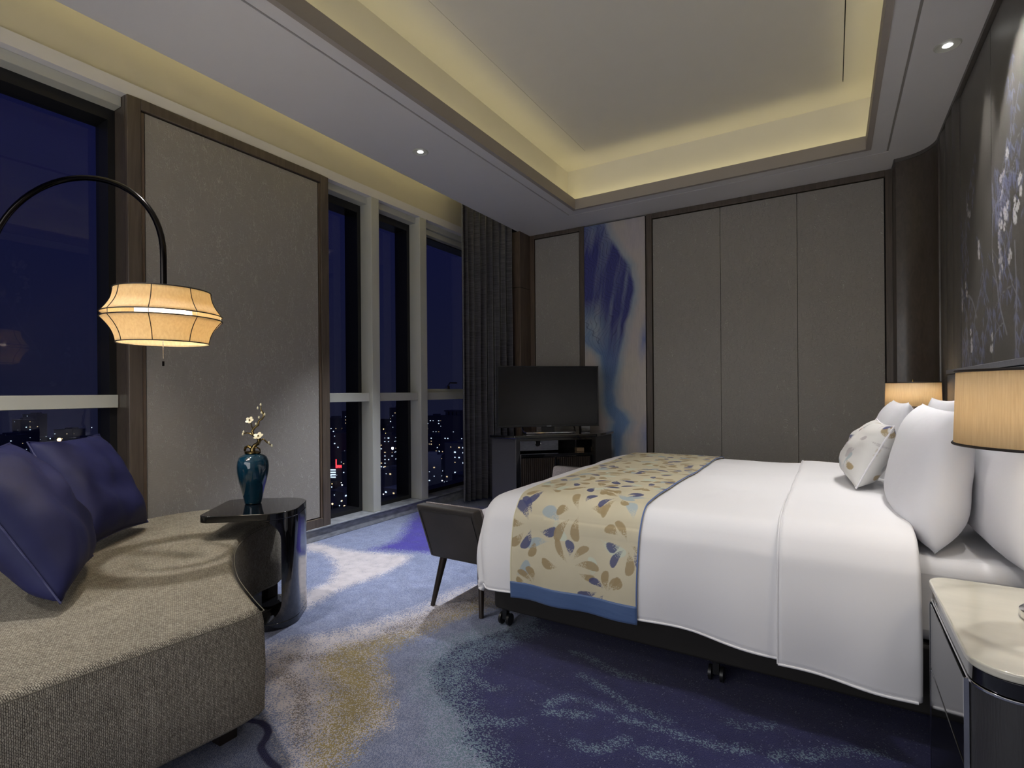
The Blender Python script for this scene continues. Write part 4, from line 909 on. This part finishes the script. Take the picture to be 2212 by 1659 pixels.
Pc = sheet_grid(-.165, DX1, HB-.012, HE+.012, 26, 150, .016, hemf)
# the rounded turned-down edge
edge = np.zeros((5, 150, 3))
for k in range(5):
    for j in range(150):
        bb = HB-.012+(HE-HB+.024)*j/149
        if bb < DY0+RR: bb = DY0+RR-(DY0+RR-bb)*hemf(DX1)
        q_ = k/4; edge[k, j] = DS(DX1+.014*math.sin(q_*PI/2), bb, .016-.022*(1-math.cos(q_*PI/2)))
o_ = grid_obj('turned_down_cuff', M_white, dv, np.concatenate([Pc, edge[1:]]), smooth=180); solid(o_, .018)
ln1 = [tuple(Pc[0, j]+np.array([-.001, -.001 if j < 75 else .001, .001])) for j in range(150)]
MB().tube(ln1, .0026, 6).build('piping', M_white, dv, smooth=60)
hemp = [tuple(Pd[i, 0]) for i in range(10, 96)]; MB().tube(hemp, .0045, 7).build('hem', M_white, dv, smooth=60)
hemp = [tuple(Pc[i, 0]) for i in range(26)]; MB().tube(hemp, .0045, 7).build('hem', M_white, dv, smooth=60)

# ---- bed runner with printed droplet leaves
def drops(U, V, base, dr):
    C = np.ones(U.shape+(3,))*np.array(base)*(.9+.2*vnoise(U, V, 8, 4, 4))[..., None]
    rs = np.random.default_rng(3).random(U.shape)
    for (cu, cv, ang, Ln, wd, col, flip) in dr:
        i = np.where(np.hypot(U-cu, V-cv) < Ln*1.2)
        if not len(i[0]): continue
        u = U[i]-cu; v = V[i]-cv; ca, sa = math.cos(ang), math.sin(ang); x = (u*ca+v*sa)/Ln; y = (-u*sa+v*ca)-.30*Ln*(x*x-.3*x)*flip
        xc = np.clip(x, 0, 1); prof_ = wd*np.sqrt(xc)**2.6*np.sqrt(np.clip(1-xc, 0, 1))*1.55+.0008
        m = np.clip((prof_-abs(y))/.0016+.5, 0, 1)*(x > 0)*(x < 1); st = rs[i] < np.clip(-.12+2.1*x, .05, 1); al = m*np.where(st, .92, .22)
        C[i] = C[i]*(1-al[..., None])+np.array(col)*al[..., None]
    return C
NAV, GLD, PBL, MNT = (.055, .065, .17), (.34, .25, .12), (.36, .43, .45), (.56, .60, .48)
def motif(cu, cv, s_, r, big=True):
    """a spray: unequal drops fanning out of one stem point, heavy ends outward"""
    out_ = []; a0 = r.uniform(0, 6.28); n = r.randint(6, 8)
    for k in range(n):
        a = a0+4.9*k/n+r.uniform(-.2, .2); L_ = s_*r.uniform(.5, .95); st_ = s_*r.uniform(.05, .5)
        out_.append((cu+st_*math.cos(a), cv+st_*math.sin(a), a+r.uniform(-.35, .35), L_, r.uniform(.026, .040), r.choice((GLD, GLD, NAV, GLD, NAV, GLD)), r.choice((-1, 1))))
    return out_
def interp_grid(P, na, nb):
    m, n = P.shape[:2]; x = np.linspace(0, m-1, na); y = np.linspace(0, n-1, nb); xi = np.minimum(x.astype(int), m-2); yi = np.minimum(y.astype(int), n-2)
    fx = (x-xi)[:, None, None]; fy = (y-yi)[None, :, None]
    g = lambda a, b_: P[np.ix_(a, b_)]
    return (g(xi, yi)*(1-fx)+g(xi+1, yi)*fx)*(1-fy)+(g(xi, yi+1)*(1-fx)+g(xi+1, yi+1)*fx)*fy
def make_runner():
    r = random.Random(8); a0, a1 = -1.235, -.655; b0, b1 = HB-.005, HE+.005; st = .0027
    na, nb = int((a1-a0)/st), int((b1-b0)/st)
    ag = np.linspace(a0, a1, na); bg = np.linspace(b0, b1, nb); U, V = np.meshgrid(ag, bg, indexing='ij')
    dr = []
    for i in range(13):
        for j in range(3):
            cv = b0+.07+i*.225+(.11 if j % 2 else 0)+r.uniform(-.03, .03); cu = a0+.08+j*.21+r.uniform(-.04, .04)
            for q_ in range(2): dr.append((cu+r.uniform(-.12, .12), cv+r.uniform(-.1, .1), r.uniform(0, 6.28), r.uniform(.08, .12), r.uniform(.034, .05), r.choice((PBL, MNT)), 1))
            dr += motif(cu, cv, r.uniform(.09, .125), r)
    C = drops(U, V, (.60, .54, .38), dr)
    hf = hemf; Pq = np.zeros((60, 330, 3))
    for i in range(60):
        for j in range(330):
            a = a0+(a1-a0)*i/59; bb = b0+(b1-b0)*j/329
            if bb < DY0+RR: bb = DY0+RR-(DY0+RR-bb)*hf(a)
            Pq[i, j] = DS(a, bb, .0135)
    Pn = interp_grid(Pq, na, nb)
    root = empty('bed_runner', (-.94, 3.0, .66)); tag(root, 'cream bed runner printed with blue and gold droplet leaves, blue hem', 'bed runner')
    o_ = grid_obj('runner_cloth', attr_mat('printed_runner_cloth', .55, (500, .1)), root, Pn, smooth=180); set_col(o_, C.reshape(-1, 3)); solid(o_, .005)
    # blue satin borders at the two ends, thin blue piping at the long edges
    for s0, s1 in ((b0-.012, b0+.062), (b1-.062, b1+.012)):
        Q = np.zeros((60, 10, 3))
        for i in range(60):
            for j in range(10):
                a = a0-.002+(a1-a0+.004)*i/59; bb = s0+(s1-s0)*j/9
                if bb < DY0+RR: bb = DY0+RR-(DY0+RR-bb)*hf(a)
                Q[i, j] = DS(a, bb, .0165)
        solid(grid_obj('satin_border', M_blue, root, Q, smooth=180), .006)
    for i in (0, na-1): MB().tube([tuple(Pn[i, j]) for j in range(0, nb, 8)], .0030, 5).build('piping', M_pipe if i else M_petal, root, smooth=60)
make_runner()

# ================================================================ PILLOWS ON THE BED
pillow('pillow', M_pil, [(.262, 2.88, .615), (.277, 2.15, .615), (.342, 2.15, 1.075), (.335, 2.90, 1.085)], .215, 'large white pillow standing in front on the near half of the bed', 'pillow', 'white bed pillows', seed=1, pinch=.035, EX=3.4, wr=.006)
pillow('pillow', M_pil, [(.468, 2.80, .615), (.472, 2.03, .615), (.488, 2.03, 1.02), (.488, 2.82, 1.04)], .15, 'white pillow leaning on the headboard behind the near lamp shade', 'pillow', 'white bed pillows', seed=5, pinch=.035, EX=3.4, wr=.006)
pillow('pillow', M_pil, [(.245, 3.80, .615), (.245, 3.12, .615), (.31, 3.12, 1.085), (.305, 3.82, 1.085)], .20, 'large white pillow standing in front on the far half of the bed', 'pillow', 'white bed pillows', seed=7, pinch=.05, EX=3.0, wr=.006)
pillow('pillow', M_pil, [(.455, 3.75, .615), (.455, 2.98, .615), (.475, 2.98, 1.10), (.475, 3.75, 1.10)], .14, 'white pillow at the back of the far half against the headboard', 'pillow', 'white bed pillows', seed=11, pinch=.05, EX=3.0, wr=.006)
def deco_col(u, v, f_):
    r = random.Random(12); dr = []
    for k in range(44): dr.append((r.uniform(0, .5), r.uniform(0, .46), r.uniform(0, 6.28), r.uniform(.05, .085), r.uniform(.018, .030), r.choice((GLD, GLD, NAV, PBL, (.45, .42, .42))), r.choice((-1, 1))))
    return drops(u, v, (.66, .65, .62), dr)
pillow('cushion', attr_mat('printed_cushion_cloth', .6, (300, .1)), [(.050, 3.22, .712), (.085, 2.76, .712), (.222, 2.74, .990), (.187, 3.20, 1.0)], .17, 'small cream cushion printed with droplet leaves before the white pillows', 'cushion', seed=4, n=110, pinch=.08, pipe=M_white, col=deco_col)

# ================================================================ BENCH AT THE BED FOOT
bn = empty('bench', (-1.68, 2.9, 0)); tag(bn, 'dark velour bench with flared ends at the foot of the bed', 'bench')
BXa, BXb = -1.885, -1.505
def arm(y0b, y0t, y1b, y1t, nm):
    # slanted padded end: outer face b(ottom)/t(op), inner face
    zt1, zb1 = .560, .255
    rings = []
    vs = [(BXa, y0t, zt1), (BXb, y0t, zt1), (BXb, y0b, zb1), (BXa, y0b, zb1), (BXa, y1t, zt1), (BXb, y1t, zt1), (BXb, y1b, zb1), (BXa, y1b, zb1)]
    MB().add(vs, [(0, 1, 2, 3), (4, 5, 6, 7), (0, 4, 5, 1), (2, 6, 7, 3), (0, 3, 7, 4), (1, 5, 6, 2)]).build('end_panel', M_bench, bn, bevel=.012, seg=3)
    s_ = 1 if y1t > y0t else -1
    vi = [(BXa+.012, y1t-.004*s_, zt1+.006), (BXb-.012, y1t-.004*s_, zt1+.006), (BXb-.012, y1b, .30), (BXa+.012, y1b, .30), (BXa+.012, y1t+.03*s_, zt1-.002), (BXb-.012, y1t+.03*s_, zt1-.002), (BXb-.012, y1b+.03*s_, .30), (BXa+.012, y1b+.03*s_, .30)]
    MB().add(vi, [(0, 1, 2, 3), (4, 5, 6, 7), (0, 4, 5, 1), (2, 6, 7, 3), (0, 3, 7, 4), (1, 5, 6, 2)]).build('inner_pad', M_tweed, bn, bevel=.01, seg=3)
    ins_ = .022; e_ = .003*s_
    pp = [(BXa+ins_, y0t-e_+(y0b-y0t)*.08, zt1-.028), (BXb-ins_, y0t-e_+(y0b-y0t)*.08, zt1-.028), (BXb-ins_, y0b-e_, zb1+.012), (BXa+ins_, y0b-e_, zb1+.012)]
    MB().tube(pp, .0022, 5, closed=True).build('piping', M_base, bn)
arm(2.205, 2.085, 2.275, 2.150, 'near'); arm(3.66, 3.76, 3.60, 3.69, 'far')
MB().box(BXa, BXb, 2.24, 3.62, .27, .34).build('seat_frame', M_bench, bn, bevel=.008)
MB().box(BXa+.006, BXb-.006, 2.27, 3.60, .34, .42).build('seat_cushion', M_tweed, bn, bevel=.02, seg=3)
for x, y, dx, dy in ((BXa+.075, 2.235, -.04, -.055), (BXb-.065, 2.235, .04, -.055), (BXa+.075, 3.62, -.04, .05), (BXb-.065, 3.62, .04, .05)):
    MB().tube([(x, y, .27), (x+dx, y+dy, .0)], [.021, .012], 14).build('leg', M_leg, bn, smooth=60)

# ================================================================ NIGHTSTANDS
def nightstand(y0, y1, label, near=True):
    x0, x1 = .232, .615; ns = empty('nightstand', ((x0+x1)/2, (y0+y1)/2, 0)); tag(ns, label, 'nightstand', None)
    cx_, cy_, hx, hy = (x0+x1)/2, (y0+y1)/2, (x1-x0)/2, (y1-y0)/2; rs = [.01, .055, .075, .01] if near else [.01, .07, .055, .01]
    MB().prism(rrect(cx_, cy_, hx, hy, .05, 8, rs), .583, .600).build('onyx_top', M_onyx, ns, bevel=.004, seg=3)
    MB().prism(rrect(cx_, cy_, hx-.006, hy-.006, .05, 8, rs), .548, .581).build('lacquer_band', M_black, ns, bevel=.002)
    MB().prism(rrect(cx_, cy_, hx-.004, hy-.004, .05, 8, rs), .541, .547).build('chrome_line', M_chrome, ns, bevel=.001)
    # body: open kneehole behind a drawer front on the aisle-foot side; ribbed leather ends
    MB().prism(rrect(cx_, cy_, hx-.010, hy-.010, .05, 8, rs), .05, .540).build('body', M_nsb, ns, smooth=30)
    bx('drawer_front', M_lacq, ns, x0+.001, x0+.03, y0+.088, y1-.060, .355, .536, bevel=.002)
    bx('drawer_front', M_lacq, ns, x0+.001, x0+.03, y0+.088, y1-.060, .060, .348, bevel=.002)
    bx('chrome_edge', M_chrome, ns, x0+.000, x0+.008, y1-.058, y1-.054, .05, .540); bx('chrome_edge', M_chrome, ns, x0-.001, x0+.008, y0+.080, y0+.085, .05, .540)
    MB().prism(rrect(cx_, cy_, hx-.02, hy-.02, .05, 6, rs), 0, .05).build('plinth', M_black, ns)
    return ns
M_nsb, nt, p = new_mat('ribbed_charcoal_leather'); p.inputs['Roughness'].default_value = .42; p.inputs['Base Color'].default_value = (.045, .044, .046, 1)
tcn = nt.nodes.new('ShaderNodeTexCoord'); wv = nt.nodes.new('ShaderNodeTexNoise'); mpn = nt.nodes.new('ShaderNodeMapping'); mpn.inputs['Scale'].default_value = (330, 330, 26); wv.inputs['Scale'].default_value = 1; wv.inputs['Detail'].default_value = 3
bpn = nt.nodes.new('ShaderNodeBump'); bpn.inputs['Strength'].default_value = .8; bpn.inputs['Distance'].default_value = .0015
nt.links.new(tcn.outputs['Object'], mpn.inputs[0]); nt.links.new(mpn.outputs[0], wv.inputs['Vector']); nt.links.new(wv.outputs['Fac'], bpn.inputs['Height']); nt.links.new(bpn.outputs[0], p.inputs['Normal'])
nightstand(1.355, 1.955, 'nightstand with cream onyx top in the right foreground', True)
nightstand(4.02, 4.56, 'nightstand beyond the bed, mostly hidden behind the pillows', False)
def table_lamp(x, y, z0, R, zb, zt, label, power, shape=(1, 1)):
    t = empty('table_lamp', (x, y, z0)); tag(t, label, 'lamp')
    MB().lathe([(.001, 0), (.070, 0), (.074, .004), (.074, .020), (.066, .026), (.060, .026), (.058, .034), (.030, .040), (.012, .048), (.012, .12), (.022, .14), (.028, .20), (.024, .26), (.012, .29), (.010, zb-z0+.06), (.001, zb-z0+.06)], (x, y, z0), 32).build('lamp_base', M_chrome, t, smooth=50)
    n = 72; rg = lambda r, z: [(x+r*shape[0]*math.cos(2*PI*k/n), y+r*shape[1]*math.sin(2*PI*k/n), z) for k in range(n)]
    b = MB(); b.loft([rg(R, zb), rg(R*.985, (zb+zt)/2), rg(R*.97, zt)], True, False); o = b.build('lamp_shade', M_shade, t, smooth=60, recalc=False); solid(o, .0015)
    w_ = MB(); w_.tube(rg(R+.001, zb), .0035, 6, closed=True).tube(rg(R*.97+.001, zt), .0035, 6, closed=True)
    w_.tube([(x, y, zt-.012), (x+R*.97*shape[0], y, zt-.002)], .002, 5).tube([(x, y, zt-.012), (x-R*.48*shape[0], y+R*.83*shape[1], zt-.002)], .002, 5).tube([(x, y, zt-.012), (x-R*.48*shape[0], y-R*.83*shape[1], zt-.002)], .002, 5)
    w_.build('shade_trim', M_wire, t, smooth=60)
    MB().lathe([(.001, 0), (.006, 0), (.006, .03), (.001, .034)], (x, y, zt-.012), 12).build('finial', M_brass, t)
    MB().ball((x, y, (zb+zt)/2-.01), .024, 8).build('bulb', glow('table_bulb', (1, .75, .42, 1), 6), t)
    bulb('table_lamp_bulb', (x, y, (zb+zt)/2-.01), power, (1, .89, .72), .05)
table_lamp(.452, 1.70, .6005, .193, 1.012, 1.192, 'large drum table lamp on the nightstand in the right foreground', 3.2)
table_lamp(.445, 4.27, .6005, .150, 1.035, 1.190, 'drum table lamp on the nightstand beyond the bed', 3.0)

# ================================================================ CITY OUTSIDE
GZ = -78
gr = MB().box(-1250, -20, -500, 1150, GZ-1, GZ).build('ground', plain('dark_ground', (.012, .012, .018, 1), .95), None, smooth=None); structure(gr)
R = random.Random(21); ANG0 = .5501
def dirw(px, w_):   # a spot w_ metres in front of the room in a given bearing
    u = (px-1106)/1129.7*w_; return Vector((-.5227*w_+.8525*u, .8525*w_+.5227*u))
blds = []
TOP = {}
def tower(bearing, dist, wid, dep, ztop, fill=.12, warm=.3, label=None, crown=False, bright=1):
    d0 = dist
    while any((dirw(bearing, dist)-q_).length < (wid+dep)*.62+r_ for q_, r_ in blds) and dist < 1500: dist += 9
    if d0 > 0 and ztop > GZ+30: ztop = 1.15+(ztop-1.15)*dist/d0; ztop = max(ztop, GZ+8)
    c_ = dirw(bearing, dist); blds.append((c_, (wid+dep)*.62)); a = R.uniform(-.3, .3)+.2; ex = Vector((math.cos(a), math.sin(a))); ey = Vector((-ex.y, ex.x))
    t = empty('tower_block', (c_.x, c_.y, GZ)); m = MB(); m.obox(c_, ex, ey, wid/2, dep/2, GZ, ztop)
    nf = int((ztop-GZ)/3.6)
    m.build('tower_body', M_tower, t, smooth=None)
    m = MB(); m.obox(c_, ex, ey, wid/2+.25, dep/2+.25, ztop, ztop+.8)
    if crown:
        for k in range(4): m.obox(c_+ex*(-wid*.3+k*wid*.2), ex, ey, wid*.07, dep*.3, ztop, ztop+4.5)
        m.obox(c_, ex, ey, wid*.42, dep*.34, ztop+4.5, ztop+6)
    else: m.obox(c_+ex*wid*.1, ex, ey, wid*.2, dep*.25, ztop, ztop+3)
    m.build('roof_parapet', M_tower, t, smooth=None)
    toc = -c_.normalized()
    mats = {0: MB(), 1: MB()}
    for n_, hw_, hd_, al in ((ex, wid/2, dep/2, ey), (-ex, wid/2, dep/2, ey), (ey, dep/2, wid/2, ex), (-ey, dep/2, wid/2, ex)):
        if n_.dot(toc) < .15: continue
        nc = max(2, int(hd_*2/3.4)); 
        for f in range(nf):
            for c2 in range(nc):
                if R.random() < fill:
                    p = c_+n_*(hw_+.12)+al*(-hd_+(c2+.5)*2*hd_/nc); z = ztop-(f+.6)*3.6
                    sz = R.uniform(.4, 1.0); mats[1 if R.random() < warm else 0].obox(p, al, n_, sz*.8, .06, z-sz*.55, z+sz*.55)
    if mats[0].v: tag(mats[0].build('lit_windows', G_white, t, smooth=None), kind='stuff')
    if mats[1].v: tag(mats[1].build('warm_lit_windows', G_warm, t, smooth=None), kind='stuff')
    wh = 'the left window' if bearing < 300 else 'the window pane beside the fabric panel' if bearing < 805 else 'the middle window pane' if bearing < 905 else 'the window pane by the curtain'
    hi = 'dark high-rise' if ztop > GZ+26 else 'dark low block'
    tag(t, label or '%s with scattered lit windows, outside %s' % (hi, wh), 'building', None if label else '%ss outside %s' % (hi, wh))
    return t, c_
# red roof sign on a low hotel
sc_ = dirw(738, 480); blds.append((sc_, 15)); sgn = empty('rooftop_sign', (sc_.x, sc_.y, GZ)); rt2 = Vector((.8525, .5227)); fw2 = Vector((-.5227, .8525))
MB().obox(sc_-rt2*2.0, rt2, fw2, 9.4, 8, GZ, -66.5).build('hotel_block', M_tower, sgn, smooth=None)
m = MB(); m.obox(sc_-fw2*8.3-rt2*2.8, rt2, fw2, .4, .3, -66.4, -58.6)
m.build('sign_mast', G_red, sgn, smooth=None)
for k in range(8): MB().obox(sc_-fw2*8.3+rt2*(-1.8+k*1.06), rt2, fw2, .40, .3, -66.3+(k % 2)*.3, -63.8).build('red_letter', G_red, sgn, smooth=None)
m = MB()
for i in range(9):
    for j in range(4): m.obox(sc_-fw2*8.1+rt2*(-10.6+i*.86), rt2, fw2, .36, .2, -68.6-j*2.2, -67.5-j*2.2)
tag(m.build('lit_windows', G_white, sgn, smooth=None), kind='stuff'); tag(sgn, 'low hotel block with a red lit rooftop sign, outside the panel-side window', 'building')
tower(984, 560, 26, 18, -24, .05, .2, 'dark high-rise with a crowned roof outside the rightmost window', True)
tower(940, 640, 34, 18, -52, .2)
for px_, d_, w_, z_, fi in ((735, 420, 22, -30, .10), (757, 520, 16, -14, .10), (722, 600, 24, -26, .1), (770, 380, 20, -42, .14), (838, 460, 15, -36, .22), (860, 560, 18, -12, .16), (880, 430, 16, -22, .22), (850, 350, 22, -52, .16), (872, 300, 22, -56, .2), (940, 520, 20, -20, .12), (930, 330, 20, -46, .12), (1000, 330, 22, -30, .12), (745, 300, 26, -56, .12), (725, 240, 22, -58, .14), (1008, 260, 14, -40, .14), (828, 280, 18, -62, .16),
                            (20, 520, 30, -38, .12), (55, 620, 28, -26, .08), (40, 380, 26, -48, .14), (75, 700, 24, -22, .08), (110, 460, 30, -42, .08), (150, 640, 30, -44, .06), (185, 500, 26, -40, .05), (5, 300, 26, -42, .1), (210, 600, 30, -48, .05), (-60, 420, 40, -30, .08), (-160, 500, 40, -20, .08)):
    tower(px_, d_*1.15, w_, w_*.7, z_-6, fi*1.8)
# low blocks with street level lights
def low(px_, d_, w_, h): tower(px_, d_, w_, w_*.6, GZ+h, .30, .3)
for k in range(50): low(R.choice((R.uniform(712, 762), R.uniform(822, 868), R.uniform(922, 1006))), R.uniform(360, 600), R.uniform(10, 20), R.uniform(6, 16))
# street and flood lights
def street(px_, y_, d_, mat, s_, label, group=None):
    for q_ in range(30):
        c_ = dirw(px_, d_)
        if all((c_-b_).length > r_*.9+1 for b_, r_ in blds): break
        d_ += 7
    z = 1.15-(y_-846)*d_/1129.7; z = max(z, GZ+4); t = empty('street_light', (c_.x, c_.y, GZ))
    MB().tube([(c_.x, c_.y, GZ), (c_.x, c_.y, z)], .15, 6).build('lamp_post', M_tower, t); MB().ball((c_.x, c_.y, z), s_, 6).build('lamp_head', mat, t); tag(t, label, 'street light', group)
for px_, y_ in ((716, 1085), (752, 1081), (742, 1090), (765, 1062)): street(px_, y_, 330, G_star, .55, 'tall orange street light glowing below the window beside the fabric panel', 'orange street lights by the fabric panel window')
street(167, 963, 420, G_flood, 1.6, 'very bright white floodlight on the skyline behind the indigo cushion'); street(847, 966, 420, G_flood, 1.0, 'bright white floodlight on the skyline in the middle window')
street(127, 942, 380, G_star, 1.3, 'amber beacon on a mast on the skyline left of the floodlight')
placed = []
def ground_light(px_, y_, label, group):
    d_ = (1.15-GZ-8)*1129.7/(y_-846); c_ = dirw(px_, d_)
    if any((c_-b_).length < r_ for b_, r_ in blds) or any((c_-b_).length < 5 for b_ in placed): return
    placed.append(c_); t = empty('street_light', (c_.x, c_.y, GZ)); z = GZ+8
    MB().tube([(c_.x, c_.y, GZ), (c_.x, c_.y, z)], .12, 5).build('lamp_post', M_tower, t); MB().ball((c_.x, c_.y, z), d_*R.uniform(.0006, .0013), 5).build('lamp_head', R.choice((G_flood, G_white, G_white, G_white, G_star, G_blue, G_warm)), t); tag(t, label, 'street light', group)
for k in range(230):
    q_ = k % 3; ground_light(R.uniform(*((713, 762), (824, 868), (924, 1005))[q_]), R.uniform(925, 1098)-10*R.random(), 'small street light among the dark low blocks, outside the %s' % ('window pane beside the fabric panel', 'middle window pane', 'window pane by the curtain')[q_], 'street lights outside the %s' % ('panel side pane', 'middle pane', 'curtain side pane')[q_])
for k in range(60): ground_light(R.uniform(0, 210), R.uniform(915, 1000), 'small street light of the skyline outside the left window', 'street lights outside the left window')
for px_, d_, z_, e_ in ((760, 330, -40, 9e3), (860, 330, -40, 9e3), (965, 175, -50, 2e3), (60, 400, -40, 12e3), (180, 420, -40, 9e3), (930, 420, -40, 9e3)):
    c_ = dirw(px_, d_); bulb('city_fill_light', (c_.x, c_.y, z_), e_*.22, (.55, .6, 1), 6)  # unseen point lights added over the city to lift the dark tower walls
